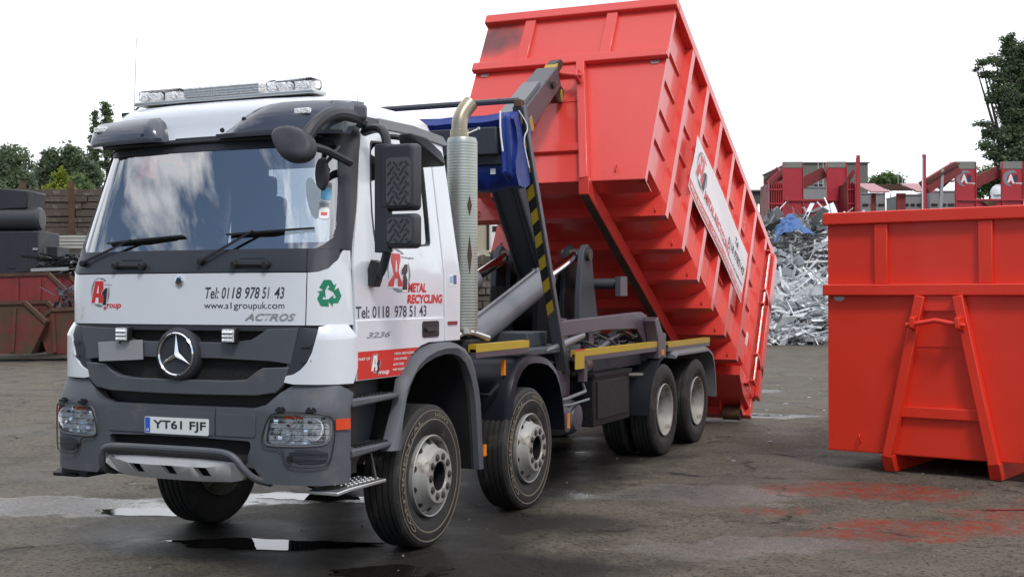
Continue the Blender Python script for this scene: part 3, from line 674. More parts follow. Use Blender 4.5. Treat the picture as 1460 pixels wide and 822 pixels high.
for x in (-.30, .36):
    bm = NB(); bx(bm, x-.11, x+.11, .49, .63, 3.14, 3.244); obj('beacon_foot', bm, 'black', lbo, bevel=.01)
bm = NB(); tube(bm, [(-.80, .56, 3.26), (-.84, .52, 3.20)], .008, 6); bx(bm, -.90, -.83, .48, .55, 3.165, 3.205); obj('beacon_cable_gland', bm, 'black', lbo)
# aerials
for (x, y, l) in ((-.80, .5, .55), (.93, .80, .10)):
    bm = NB(); lathe(bm, [(0, 0), (.04, 0), (.02, .03), (0, .035)], (x, y, 3.17), 'z', 12); tube(bm, [(x, y, 3.18), (x+.04*l, y, 3.2+l)], .0022, 5); obj('aerial', bm, 'black', truck)
# ---- wipers
def wiper(px, pz, tip, b0, b1):
    bm = NB(); p = G(px, pz, .04); q = G(tip[0], tip[1], .05)
    lathe(bm, [(0, 0), (.026, 0), (.022, .05), (0, .055)], G(px, pz, .0), 'y', 12, -1)
    bar(bm, p, q, .018, .012, up=(0, -1, 0), w1=.010)
    wo = obj('wiper', bm, 'black', truck)
    bm = NB(); a, b = b0, b1; n_ = 8
    for i in range(n_):
        t0 = (a[0]+(b[0]-a[0])*i/n_, a[1]+(b[1]-a[1])*i/n_); t1 = (a[0]+(b[0]-a[0])*(i+1)/n_, a[1]+(b[1]-a[1])*(i+1)/n_)
        bar(bm, G(t0[0], t0[1], .018), G(t1[0], t1[1], .018), .012, .026, up=(0, -1, 0))
    m0 = ((a[0]+b[0])/2, (a[1]+b[1])/2)
    bar(bm, G(a[0]+.12*(b[0]-a[0]), a[1]+.12*(b[1]-a[1]), .03), G(*m0, .045), .016, .010); bar(bm, G(*m0, .045), G(b[0]-.12*(b[0]-a[0]), b[1]-.12*(b[1]-a[1]), .03), .016, .010)
    obj('wiper_blade', bm, 'black', wo)
wiper(-.93, 2.085, (-.46, 2.245), (-.72, 2.225), (-.03, 2.265))
wiper(.17, 2.085, (.56, 2.29), (.34, 2.265), (1.0, 2.300))
# ---- interior
bm = NB(); bx(bm, -1.0, 1.0, .42, .75, 1.95, 2.22); obj('dashboard', bm, 'dash', truck, bevel=.04)
sw = NB(); c = Vector((-.50, .80, 2.27)); ax = Vector((0, -.45, .9)).normalized(); _, s_, u_ = frame_of(ax)
tube(sw, [c+(s_*math.cos(2*math.pi*k/28)+u_*math.sin(2*math.pi*k/28))*.22 for k in range(28)], .017, 8, closed=True)
for a in (20, 160, 270): tube(sw, [c-ax*.03, c+(s_*math.cos(R(a))+u_*math.sin(R(a)))*.22], .014, 6)
obj('steering_wheel', sw, 'interior', truck)
for x in (-.55, .55):
    bm = NB(); box(bm, (x, 1.45, 2.0), (.5, .5, .16)); box(bm, (x, 1.70, 2.35), (.46, .14, .62), Matrix.Rotation(R(-8), 3, 'X')); box(bm, (x, 1.76, 2.74), (.26, .1, .18)); obj('seat', bm, 'seat', truck, bevel=.04)
bm = NB(); bx(bm, -.94, -.6, 1.86, 1.92, 1.7, 3.05); bx(bm, .6, .94, 1.86, 1.92, 1.7, 3.05); bx(bm, -.6, .6, 1.86, 1.92, 1.7, 2.2); bx(bm, -.6, .6, 1.86, 1.92, 2.9, 3.05); bx(bm, -.92, .92, .6, 1.9, 3.04, 3.06); obj('cab_lining', bm, 'interior', truck)
bm = NB(); bx(bm, -.56, .56, 1.925, 1.928, 2.2, 2.93); obj('back_window', bm, 'lg', truck)
# ---- mirrors
def mirror_head(name, x0_, x1_, y0_, y1_, z0_, z1_, parent, checker=True):
    bm = NB(); P = rrect(x0_, x1_, z0_, z1_, .035); prism(bm, P, 'y', y0_, y1_)
    for v in bm.verts:
        if v.co.y < y0_+.001: v.co.x = (v.co.x-(x0_+x1_)/2)*.93+(x0_+x1_)/2; v.co.z = (v.co.z-(z0_+z1_)/2)*.95+(z0_+z1_)/2
    o = obj(name, bm, 'mirrorblk', parent, bevel=.018, seg=3)
    bm = NB(); bx(bm, x0_+.02, x1_-.02, y1_+.001, y1_+.004, z0_+.02, z1_-.02); obj('mirror_glass', bm, 'chrome', o)
    if checker:
        bm = NB(); prism(bm, rrect(x0_+.065, x1_-.022, z0_+.035, z1_-(.03 if z1_ < 2.5 else .10), .03), 'y', y0_-.006, y0_+.002)
        c_ = obj('checker_plate', bm, mat('checker_grey', (.075, .077, .082), .5, var=.1), o)
        bm = NB(); i = 0; z = z0_+.055
        while z < z1_-(.05 if z1_ < 2.5 else .13):
            x = x0_+.09+(i % 2)*.022
            while x < x1_-.04:
                box(bm, (x, y0_-.008, z), (.034, .007, .010), Matrix.Rotation(R(45 if (round((x-x0_)/.044)+i) % 2 else -45), 3, 'Y')); x += .044
            z += .032; i += 1
        obj('checker_tread', bm, 'mirrorblk', c_)
    return o
for s in (1,):
    bm = NB()
    tube(bm, smooth_poly([(s*1.03, .72, 2.99), (s*1.13, .66, 3.00), (s*1.26, .55, 2.985), (s*1.33, .50, 2.93), (s*1.345, .49, 2.84)], 2, closed=False), .032, 10)
    tube(bm, smooth_poly([(s*1.36, .48, 2.22), (s*1.345, .49, 2.14), (s*1.28, .54, 2.03), (s*1.22, .60, 1.99), (s*1.15, .64, 1.99)], 2, closed=False), .030, 10)
    box(bm, (s*1.19, .60, 2.005), (.09, .09, .17), Matrix.Rotation(R(20*s), 3, 'Y'))
    bar(bm, (s*1.335, .46, 2.14), (s*1.335, .46, 2.86), .075, .10)
    arm = obj('mirror_arm', bm, 'mirrorblk', truck, bevel=.008)
    a, b = sorted((s*1.315, s*1.585))
    mirror_head('mirror_head', a, b, .42, .54, 2.415, 2.865, arm)
    mirror_head('mirror_head', a, b, .43, .54, 2.165, 2.400, arm)
# kerb mirror over the nearside window
bm = NB(); tube(bm, smooth_poly([(1.02, 1.08, 3.0), (1.12, 1.10, 2.99), (1.21, 1.12, 2.93), (1.24, 1.15, 2.90)], 2, closed=False), .020, 8)
ka = obj('kerb_mirror_arm', bm, 'black', truck)
bm = NB(); loft(bm, [[Vector((x, y, z)) for x, y, z in s_] for s_ in (
    [(1.20, .90, 2.99), (1.30, .90, 2.995), (1.31, .92, 2.95), (1.20, .92, 2.94)],
    [(1.15, 1.02, 2.97), (1.37, 1.02, 2.97), (1.38, 1.07, 2.85), (1.14, 1.07, 2.84)],
    [(1.14, 1.22, 2.89), (1.38, 1.22, 2.89), (1.39, 1.24, 2.79), (1.13, 1.24, 2.78)],
    [(1.18, 1.31, 2.84), (1.36, 1.31, 2.84), (1.36, 1.31, 2.79), (1.18, 1.31, 2.79)])]); obj('kerb_mirror_head', bm, 'mirrorblk', ka, bevel=.015)
# front mirror on its A-frame arm
bm = NB()
P_ = smooth_poly([(1.05, .66, 3.05), (1.08, .42, 3.075), (1.10, .18, 3.05), (1.08, .02, 2.96), (1.05, -.05, 2.85)], 2, closed=False)
tube(bm, P_, .046, 10)
tube(bm, [(1.06, -.04, 2.82), (1.09, .14, 2.80), (1.10, .42, 2.745)], .028, 8)
fm = obj('front_mirror_arm', bm, 'mirrorblk', truck)
bm = NB(); secs = []
for (r_, dd) in ((.35, -.062), (.78, -.052), (.95, -.028), (1.0, .01), (.94, .03)):
    O_ = smooth_poly([(-.20, .10), (-.08, .14), (.10, .10), (.19, .02), (.17, -.10), (.02, -.14), (-.10, -.10), (-.21, .03)], 2)
    secs.append([Vector((1.01+x*r_*.86, -.10+dd+z*.2, 2.815+z*r_*.92-x*.12)) for x, z in O_])
loft(bm, secs); obj('front_mirror_head', bm, 'mirrorblk', fm, ang=60)
bm = NB(); lathe(bm, [(0, 0), (.09, 0), (.10, .03), (.085, .05), (0, .052)], (1.02, .18, 2.62), 'y', 20); v_ = [setattr(v, 'co', Vector(((v.co.x-1.02)*.46+1.02, v.co.y, (v.co.z-2.62)*1.12+2.655))) for v in bm.verts]
tube(bm, [(1.02, .2, 2.70), (1.10, .30, 2.84)], .014, 6); obj('ramp_mirror', bm, 'mirrorblk', fm)
# ---- wheels
AX = (1.404, 3.247, 7.251, 8.601)
def wheel_meshes():
    pass
def tyre_bm(w=.30, ro=.525, ri=.295):
    h = w/2
    prof = [(ri, -h*.72), (ri+.03, -h*.88), (ri+.09, -h*1.0), (ro-.10, -h*1.02), (ro-.045, -h*.97), (ro-.018, -h*.90), (ro-.002, -h*.78)]
    for g in (-.5, -.17, .17, .5): prof += [(ro, h*(g-.05)), (ro-.014, h*(g-.035)), (ro-.014, h*(g+.035)), (ro, h*(g+.05))]
    prof += [(r, -a) for r, a in prof[:7][::-1]]
    bm = NB(); lathe(bm, prof, (0, 0, 0), 'x', 72)
    for k in range(0):
        a = 2*math.pi*k/72
        for s in (-1, 1):
            c = Vector((s*h*.74, math.cos(a)*(ro-.010), math.sin(a)*(ro-.010))); box(bm, c, (.040, .024, .018), Matrix.Rotation(a, 3, 'X'))
    return bm
def arc_text(s, a0, a1, r0, r1, xoff, name, m, parent, sgn=1):
    bm = text_bm(s, .03); xs = [v.co.x for v in bm.verts]; ys = [v.co.y for v in bm.verts]
    X0, X1, Y0, Y1 = min(xs), max(xs), min(ys), max(ys)
    for v in bm.verts:
        a = R(a0+(a1-a0)*(v.co.x-X0)/(X1-X0)); r = r0+(r1-r0)*(v.co.y-Y0)/(Y1-Y0); v.co = (xoff, math.cos(a)*r*sgn, math.sin(a)*r)
    return obj(name, bm, m, parent, flat=True)
def nuts(rim, s, xo, rad):
    bm = NB(); lathe(bm, [(.0, 0), (.027, 0), (.027, .004), (.020, .005), (.020, .011), (.012, .014), (0, .014)], (0, 0, 0), 'x', 16, s)
    first = obj('wheel_nut', bm, 'nut', rim)
    for k in range(10):
        n_ = first if k == 0 else first.copy()
        if k: COL.objects.link(n_)
        a = R(36*k); n_.location = (s*xo, math.cos(a)*rad, math.sin(a)*rad)
def front_wheel(x, y, s):
    w_ = bpy.data.objects.new('wheel', None); COL.objects.link(w_); w_.parent = truck; w_.location = (x-s*.15, y, .525)
    ty_ = obj('tyre', tyre_bm(), 'rubber', w_, ang=25)
    bm = NB(); lathe(bm, [(.405, 0), (.413, .004), (.421, 0)], (.1535*s, 0, 0), 'x', 64, s); obj('sidewall_ridge', bm, 'tyremud', ty_)
    bm = NB(); lathe(bm, [(.474, 0), (.480, .003), (.486, 0)], (.1465*s, 0, 0), 'x', 64, s); obj('sidewall_ridge', bm, 'tyremud', ty_)
    if s > 0:
        arc_text('CONTINENTAL', 235, 110, .428, .466, .1555, 'sidewall_lettering', 'tyretext', ty_)
        arc_text('HSW2', 85, 55, .430, .464, .1555, 'sidewall_lettering', 'tyretext', ty_)
    bm = NB()
    lathe(bm, [(.300, .140), (.302, .150), (.296, .158), (.288, .152), (.285, .120), (.282, .085), (.276, .080), (.268, .090), (.222, .150), (.214, .160), (.203, .205), (.196, .215), (.184, .218), (.112, .218), (.106, .208), (.104, .10), (.0, .09)], (0, 0, 0), 'x', 60, s)
    lathe(bm, [(.300, .140), (.285, .0), (.30, -.14)], (0, 0, 0), 'x', 48, s)
    rim = obj('rim', bm, 'rim', w_, ang=30)
    bm = NB()
    for k in range(10):
        a = R(36*k+18); c = Vector((s*.120, math.cos(a)*.245, math.sin(a)*.245)); nrm = Vector((s*.77, .60*math.cos(a), .60*math.sin(a))).normalized()
        _, p_, q_ = frame_of(nrm); ring = [bm.verts.new(c+nrm*.009+(p_*math.cos(2*math.pi*i/14)*.027+q_*math.sin(2*math.pi*i/14)*.025)) for i in range(14)]; bm.faces.new(ring)
    obj('hand_hole', bm, 'seam', rim, flat=True)
    nuts(rim, s, .218, .148)
    bm = NB(); lathe(bm, [(.103, .09), (.085, .100), (.045, .105), (.04, .13), (0, .135)], (0, 0, 0), 'x', 24, s); obj('hub', bm, 'chassis', w_)
    bm = NB(); lathe(bm, [(.1025, .088), (.1025, .206)], (0, 0, 0), 'x', 40, s); obj('hub_bore', bm, 'chassis', rim)
    return w_
def rear_wheel(x, y, s):
    w_ = bpy.data.objects.new('wheel', None); COL.objects.link(w_); w_.parent = truck; w_.location = (x-s*.14, y, .525)
    for i in (0, 1):
        t_ = obj('tyre', tyre_bm(.28), 'rubber', w_, ang=25); t_.location = (-s*.34*i, 0, 0)
    bm = NB(); lathe(bm, [(.300, .122), (.302, .132), (.296, .140), (.284, .134), (.276, .10), (.262, .03), (.240, -.09), (.225, -.135), (.205, -.150), (.10, -.152), (.095, -.12), (.09, .0), (0, .01)], (0, 0, 0), 'x', 60, s)
    rim = obj('rim', bm, 'rim', w_, ang=30)
    nuts(rim, s, -.150, .150)
    bm = NB()
    for k in range(10):
        a = R(36*k+18); c = Vector((-s*.112, math.cos(a)*.232, math.sin(a)*.232)); box(bm, c, (.02, .012, .05), Matrix.Rotation(a, 3, 'X'))
    obj('hand_hole', bm, 'seam', rim)
    return w_
for y in AX[:2]:
    front_wheel(1.20, y, 1); front_wheel(-1.13, y+.22, -1)
for y in AX[2:]:
    for s in (1, -1): rear_wheel(s*1.185, y, s)
for y in AX:
    bm = NB(); tube(bm, [(-.95, y, .525), (-.4, y, .50), (.4, y, .50), (.95, y, .525)], .07, 10)
    if y > 5: lathe(bm, [(0, -.22), (.12, -.2), (.2, 0), (.12, .2), (0, .22)], (0, y, .52), 'y', 16)
    obj('axle', bm, 'chassis', truck)
    for s in (1, -1):
        bm = NB(); P = [(y-.75, .83), (y-.3, .70), (y, .665), (y+.3, .70), (y+.75, .83), (y+.75, .80), (y+.3, .63), (y, .595), (y-.3, .63), (y-.75, .80)]; prism(bm, P, 'x', s*.42-.04, s*.42+.04); obj('leaf_spring', bm, 'chassis', truck)
# ---- chassis
for s in (1, -1):
    bm = NB(); bx(bm, s*.38, s*.46, .5, 9.35, .84, 1.12); obj('chassis_rail', bm, 'chassis', truck, bevel=.01)
    bm = NB(); bx(bm, s*.40, s*.50, 2.3, 9.2, 1.125, 1.29); obj('subframe_rail', bm, 'steel2', truck, bevel=.008)
for y in (2.2, 3.9, 5.1, 6.4, 7.9, 9.25):
    bm = NB(); bx(bm, -.38, .38, y-.05, y+.05, .88, 1.27); obj('chassis_crossmember', bm, 'chassis', truck)
bm = NB(); bx(bm, -.45, .45, .6, 2.3, .7, 1.35); tube(bm, [(-.2, 2.2, .8), (-.1, 4.6, .75)], .1, 10); obj('engine', bm, 'black', truck, bevel=.03)
# ---- wheel-arch flare of the cab (nearside and offside)
FO = [(.735, .78), (.90, 1.10), (.945, 1.265), (1.03, 1.33), (1.147, 1.415), (1.27, 1.465), (1.426, 1.496), (1.60, 1.505), (1.782, 1.498), (1.93, 1.45), (2.04, 1.37), (2.12, 1.25), (2.17, 1.12), (2.20, 1.0), (2.245, .48)]
FI = [(.885, .78), (.915, 1.02), (.955, 1.12), (1.02, 1.22), (1.10, 1.30), (1.24, 1.36), (1.40, 1.398), (1.55, 1.415), (1.68, 1.412), (1.80, 1.385), (1.90, 1.33), (1.99, 1.22), (2.04, 1.12), (2.075, 1.0), (2.14, .48)]
for s in (1, -1):
    bm = NB(); secs = []
    for (oy, oz), (iy, iz) in zip(FO, FI):
        my, mz = (oy+iy)/2, (oz+iz)/2
        secs.append([Vector((s*1.15, oy, oz)), Vector((s*1.225, oy*.85+iy*.15, oz*.85+iz*.15)), Vector((s*1.25, my, mz)), Vector((s*1.235, iy*.97+oy*.03, iz)), Vector((s*1.19, iy, iz-.0)), Vector((s*1.15, oy*.5+iy*.5, oz*.5+iz*.5))])
    loft(bm, secs); fl = obj('wheel_arch', bm, 'grey', truck, ang=50)
    bm = NB(); tube(bm, [(0, 0, 0), (0, 0, .001)], .001, 4); bm.free()
    bm = NB(); secs = [[Vector((s*.62, iy, iz)), Vector((s*1.19, iy, iz)), Vector((s*1.19, iy*.98, iz+.01)), Vector((s*.62, iy*.98, iz+.01))] for iy, iz in FI]; loft(bm, secs); obj('arch_liner', bm, 'black', truck)
    bm = NB(); box(bm, (s*1.253, 2.205, .625), (.012, .045, .09)); obj('arch_reflector', bm, 'amber', fl)
    # entry steps between bumper and arch
    bm = NB()
    P = [(.30, .62), (.30, 1.27), (.95, 1.27), (.90, 1.05), (.80, .80), (.74, .78), (.60, .66)]
    prism(bm, P, 'x', s*.85, s*1.02); obj('step_well', bm, 'dkgrey', truck, bevel=.01)
    for (z, y1_) in ((1.175, .90), (.845, .80)):
        bm = NB(); prism(bm, [(.27, z-.06), (.27, z), (y1_, z), (y1_, z-.035)], 'x', s*1.0, s*1.215); st = obj('step', bm, 'grey', truck, bevel=.014)
        bm = NB()
        for k in range(9):
            for j in (0, 1): box(bm, (s*(1.12+.05*j), .38+k*.05, z+.004), (.028, .026, .012))
        obj('step_tread', bm, 'black', st)
    bm = NB(); prism(bm, [(.25, .66), (.25, 1.22), (.28, 1.22), (.28, .66)], 'x', s*.85, s*1.19); obj('step_side', bm, 'grey', truck)
    bm = NB(); loft(bm, [[Vector((s*x, y, z)) for x, y, z in s_] for s_ in ([(.98, .10, .585), (1.20, .10, .585), (1.20, .10, .56), (.98, .10, .56)], [(.98, .20, .605), (1.24, .20, .605), (1.24, .20, .58), (.98, .20, .58)], [(.98, .72, .605), (1.24, .66, .605), (1.24, .66, .58), (.98, .72, .58)])])
    fs = obj('folding_step', bm, 'alu' if s > 0 else 'chassis', truck, bevel=.006)
    bm = NB()
    for k in range(8):
        for j in range(4): lathe(bm, [(.016, 0), (.013, .006), (.009, .006)], (s*(1.02+.05*j), .26+k*.055, .606), 'z', 8)
    obj('step_grip', bm, 'alu' if s > 0 else 'chassis', fs)
    bm = NB(); bar(bm, (s*1.02, .2, .60), (s*.98, .16, .74), .03, .08); bar(bm, (s*1.18, .62, .60), (s*1.12, .64, .80), .012, .02); lathe(bm, [(0, -.02), (.022, -.012), (.022, .012), (0, .02)], (s*1.13, .64, .815), 'x', 12); obj('step_hanger', bm, 'nut', fs)
# ---- black mudguard over the second axle
G2 = [(2.80, .80), (2.82, .95), (2.86, 1.07), (2.93, 1.18), (3.05, 1.275), (3.18, 1.322), (3.324, 1.335), (3.50, 1.325), (3.66, 1.30), (3.79, 1.25), (3.90, 1.18), (3.99, 1.07), (4.06, .92), (4.11, .75), (4.13, .60)]
for s in (1, -1):
    bm = NB(); secs = []; c_ = Vector((3.45, .62))
    for yy, zz in G2:
        d_ = (Vector((yy, zz))-c_).normalized(); i_ = Vector((yy, zz))-d_*.075; j_ = Vector((yy, zz))-d_*.02
        secs.append([Vector((s*.62, yy, zz)), Vector((s*1.14, yy, zz)), Vector((s*1.185, j_.x, j_.y)), Vector((s*1.20, i_.x, i_.y)), Vector((s*1.18, i_.x, i_.y)), Vector((s*.62, j_.x, j_.y))])
    loft(bm, secs); mg = obj('mudguard', bm, mat('mudguard_plastic', (.008, .009, .014), .36, var=.2, spec=.22), truck, ang=50)
    bm = NB(); tube(bm, [(s*.75, 2.74, 1.02), (s*1.05, 2.72, 1.02), (s*1.10, 2.80, 1.10)], .014, 6); obj('mudguard_bracket', bm, 'black', mg)
    bm = NB(); box(bm, (s*1.10, 2.90, 1.24), (.03, .035, .13)); obj('marker_flag', bm, 'amber', mg)
    bm = NB(); box(bm, (s*1.205, 4.135, .68), (.012, .04, .14)); obj('mudguard_reflector', bm, 'amber', mg)
# ---- exhaust stack behind the cab
bm = NB(); lathe(bm, [(0, 0), (.118, 0), (.126, .02), (.126, 1.58), (.115, 1.61), (0, 1.61)], (.95, 2.42, 1.53), 'z', 40)
es = obj('exhaust_stack', bm, 'stack', truck, ang=30)
bm = NB(); k = 0
for i in range(66): lathe(bm, [(.1262, 0), (.1270, .005), (.1270, .009), (.1262, .014)], (.95, 2.42, 1.56+i*.0235), 'z', 40)
obj('heat_shield_ribs', bm, 'stack', es)
bm = NB(); lathe(bm, [(.078, 0), (.078, .07), (.070, .075)], (.93, 2.41, 3.135), 'z', 24)
pts = smooth_poly([(.93, 2.41, 3.18), (.93, 2.41, 3.26), (.935, 2.43, 3.32), (.96, 2.47, 3.39), (.985, 2.51, 3.44)], 2, closed=False)
tube(bm, pts, .066, 20, caps=False); ep = obj('exhaust_pipe', bm, 'pipe', es)
bm = NB(); tube(bm, [(.99, 2.38, 3.16), (1.06, 2.5, 3.22)], .007, 6); lathe(bm, [(0, 0), (.014, .0), (.014, .02), (0, .02)], (1.06, 2.5, 3.215), 'z', 8); obj('pipe_clamp', bm, 'alu', es)
for z, h_ in ((2.58, .085), (2.18, .16)):
    P = [(0, h_), (.022, 0), (0, -h_), (-.022, 0)]
    bm = NB(); vs = []
    a0_ = -.62
    for u_, v_ in P: a = a0_+u_/.128; vs.append(bm.verts.new((.95+.1290*math.cos(a), 2.42+.1290*math.sin(a), z+v_)))
    bm.faces.new(vs); obj('shield_mark', bm, 'rust', es, flat=True)
bm = NB(); bx(bm, .5, 1.08, 2.2, 2.7, 1.35, 1.50); box(bm, (1.0, 2.45, 1.52), (.1, .3, .05)); obj('stack_bracket', bm, 'chassis', es, bevel=.02)
bm = NB(); tube(bm, [(1.0, 2.05, 1.50), (1.08, 2.2, 1.56), (1.05, 2.4, 1.55), (1.1, 2.6, 1.50)], .025, 8); lathe(bm, [(0, 0), (.05, 0), (.05, .03), (0, .03)], (1.08, 2.2, 1.55), 'z', 12); obj('air_fitting', bm, 'alu', truck)
# ---- yellow-topped side rails
for (a, b, z) in ((2.25, 3.32, 1.425), (4.50, 7.02, 1.285), (7.45, 9.28, 1.262)):
    bm = NB(); bx(bm, 1.10, 1.155, a, b, z-.075, z-.005); r_ = obj('side_rail', bm, 'purple', truck)
    bm = NB(); bx(bm, 1.085, 1.158, a, b, z-.028, z+.034); obj('yellow_strip', bm, 'yellow', r_)
    bm = NB()
    for y in (a+.1, (a+b)/2, b-.1): bx(bm, .48, 1.09, y-.03, y+.03, z-.07, z-.01)
    obj('rail_bracket', bm, 'purple', r_)
bm = NB(); bx(bm, 1.158, 1.166, 4.42, 4.66, 1.14, 1.33); yl = obj('warning_label', bm, 'yellow', truck)
bm = NB(); bx(bm, 1.167, 1.169, 4.42, 4.66, 1.318, 1.332); obj('label_edge', bm, 'logored', yl)
bm = NB(); bx(bm, 1.05, 1.12, 4.78, 4.86, 1.0, 1.22); obj('rail_post', bm, 'purple', truck)
bm = NB(); box(bm, (1.17, 7.17, 1.19), (.02, .09, .06)); obj('marker_lamp', bm, 'amber', truck)
# ---- toolbox, tanks, hoses between the axles
bm = NB(); bx(bm, .62, 1.13, 5.0, 6.12, .53, 1.06); tb = obj('toolbox', bm, 'chassis', truck, bevel=.012)
bm = NB(); bx(bm, 1.131, 1.142, 5.10, 6.02, .60, .98); obj('toolbox_door', bm, mat('toolbox_panel', (.016, .017, .018), .55, var=.25, bump=.2, bscale=30, spec=.25), tb, bevel=.004)
bm = NB(); bx(bm, .60, 1.15, 4.98, 6.14, 1.03, 1.065); obj('toolbox_lid', bm, 'chassis', tb)
bm = NB(); tube(bm, [(1.0, 4.75, 1.07), (1.06, 5.05, 1.10)], .02, 6); tube(bm, [(1.0, 6.2, .98), (1.22, 6.3, .98)], .03, 8); obj('hose_stub', bm, 'nut', truck)
for (y, r_, x1_) in ((4.36, .15, 1.12), (4.68, .17, 1.10)):
    bm = NB(); lathe(bm, [(0, -.62), (r_*.7, -.6), (r_, -.52), (r_, -.08), (r_*.75, -.01), (0, .01)], (x1_, y, .66), 'x', 24); obj('air_tank', bm, 'steel', truck)
bm = NB(); bx(bm, .6, .98, 4.2, 4.75, .86, 1.12); obj('battery_box', bm, 'purple', truck, bevel=.01)
bm = NB(); tube(bm, [(1.0, 4.25, .84), (1.08, 4.4, .86), (1.10, 4.85, .90), (1.02, 5.0, .96)], .018, 8); tube(bm, [(1.0, 4.3, .79), (1.10, 4.45, .80), (1.12, 4.9, .82)], .014, 6); obj('step_frame', bm, 'ltgrey', truck)
random.seed(5)
for k in range(9):
    y = 3.9+k*.33; bm = NB(); z = 1.16+random.random()*.12
    tube(bm, smooth_poly([(.55, y, z), (.75+random.random()*.2, y+.1, z+.10), (.95, y+.4, z+.02-random.random()*.15), (.7, y+.7, z-.05), (.5, y+.8, z-.1)], 2, closed=False), .014, 6); obj('hydraulic_hose', bm, 'black', truck)
for k in range(7):
    y = 5.0+k*.30; x = .78+random.random()*.2; z = 1.33+random.random()*.10; bm = NB()
    tube(bm, smooth_poly([(x-.25, y, 1.28), (x, y+.1, z+.06), (x+.1, y+.35, z-.02-random.random()*.12), (x, y+.6, z+.02), (x-.2, y+.75, 1.28)], 2, closed=False), .012, 6); obj('hydraulic_hose', bm, 'black', truck)
for s in (-.11, .11):
    bm = NB(); tube(bm, smooth_poly([(s, 6.5, 1.75), (s, 6.02, 2.05), (s, 5.62, 2.6), (s, 5.2, 3.15), (s, 5.05, 3.30)], 2, closed=False), .013, 6); obj('arm_pipe', bm, 'black', truck)
bm = NB(); lathe(bm, [(.07, 0)]+[(.07+.012*(i % 2), .03*i) for i in range(1, 14)]+[(.07, .42)], (.92, 4.95, 1.13), 'y', 14); obj('coiled_air_line', bm, mat('coil_hose', (.16, .13, .10), .6), truck)
bm = NB(); bx(bm, .3, 1.0, 3.7, 5.0, 1.30, 1.36); bx(bm, .35, .8, 4.1, 4.6, 1.36, 1.50); obj('valve_deck', bm, 'steel2', truck, bevel=.01)
# ---- rear mudguards
for s in (1, -1):
    bm = NB(); secs = []
    for k in range(9):
        a = R(182-k*10.5); secs.append([Vector((s*x, 7.251+math.cos(a)*r, .525+math.sin(a)*r)) for x, r in ((.62, .62), (1.19, .62), (1.19, .60), (.62, .60))])
    loft(bm, secs); obj('mudguard', bm, mat('mudguard_dull', (.014, .015, .019), .5, var=.25, spec=.2), truck, ang=50)
    bm = NB(); P = [(7.55, 1.16), (7.62, 1.19), (9.05, 1.19), (9.22, 1.13), (9.32, 1.0), (9.38, .80), (9.40, .58)]
    secs = [[Vector((s*.60, y, z)), Vector((s*1.15, y, z)), Vector((s*1.22, y-(.03 if y > 9 else 0), z-.035)), Vector((s*1.22, y-(.05 if y > 9 else 0), z-.06)), Vector((s*.60, y-(.03 if y > 9 else 0), z-.02))] for y, z in P]
    loft(bm, secs); obj('mudguard', bm, 'ltgrey', truck, ang=50)
# ---- hooklift gear
def cyl(name, p0, p1, r, rodr, p2, mb='cyl'):
    bm = NB(); p0 = Vector(p0); p1 = Vector(p1); d = (p1-p0).normalized()
    tube(bm, [p0, p0+d*.05, p1-d*.12, p1-d*.11, p1-d*.02, p1], r, 24, radii=[r*.9, r, r, r*1.05, r*1.05, r*.8]); o = obj(name, bm, mb, truck, ang=40)
    bm = NB(); tube(bm, [p1-d*.02, Vector(p2)], rodr, 16); obj('cylinder_rod', bm, 'rod', o)
    bm = NB(); _, s_, u_ = frame_of(d); tube(bm, [p0+u_*(r+.02)+d*.1, p1+u_*(r+.02)-d*.2], .014, 6); box(bm, p1-d*.18+u_*(r+.01), (.05, .06, .05)); obj('cylinder_pipe', bm, mb, o)
    return o
cyl('lift_cylinder', (.42, 3.55, 1.42), (.42, 5.42, 2.02), .135, .055, (.42, 6.35, 2.30))
cyl('lift_cylinder', (-.42, 3.55, 1.42), (-.42, 5.42, 2.02), .135, .055, (-.42, 6.35, 2.30))
for s in (1, -1):
    bm = NB(); P = smooth_poly([(6.15, 1.25), (6.12, 1.7), (6.22, 2.30), (6.36, 2.44), (6.50, 2.36), (6.62, 1.8), (6.85, 1.25)], 1); prism(bm, P, 'x', s*.52-.035, s*.52+.035); rk = obj('rocker_plate', bm, 'steel2', truck, bevel=.01)
    prism_b = NB(); prism(prism_b, P, 'x', s*.33-.03, s*.33+.03); obj('rocker_plate', prism_b, 'chassis', truck, bevel=.01)
    bm = NB(); tube(bm, [(s*.27, 6.35, 2.30), (s*.60, 6.35, 2.30)], .07, 14); obj('pivot_pin', bm, 'nut', rk)
    bm = NB(); prism(bm, [(5.55, 1.29), (5.62, 1.95), (5.9, 1.95), (6.05, 1.29)], 'x', s*.25-.03, s*.25+.03); obj('tower_plate', bm, 'chassis', truck)
bm = NB(); tube(bm, [(-.75, 6.78, 1.98), (.80, 6.78, 1.98)], .06, 12); bx(bm, .78, .84, 6.66, 6.90, 1.84, 2.06); obj('locking_crossbar', bm, 'steel', truck)
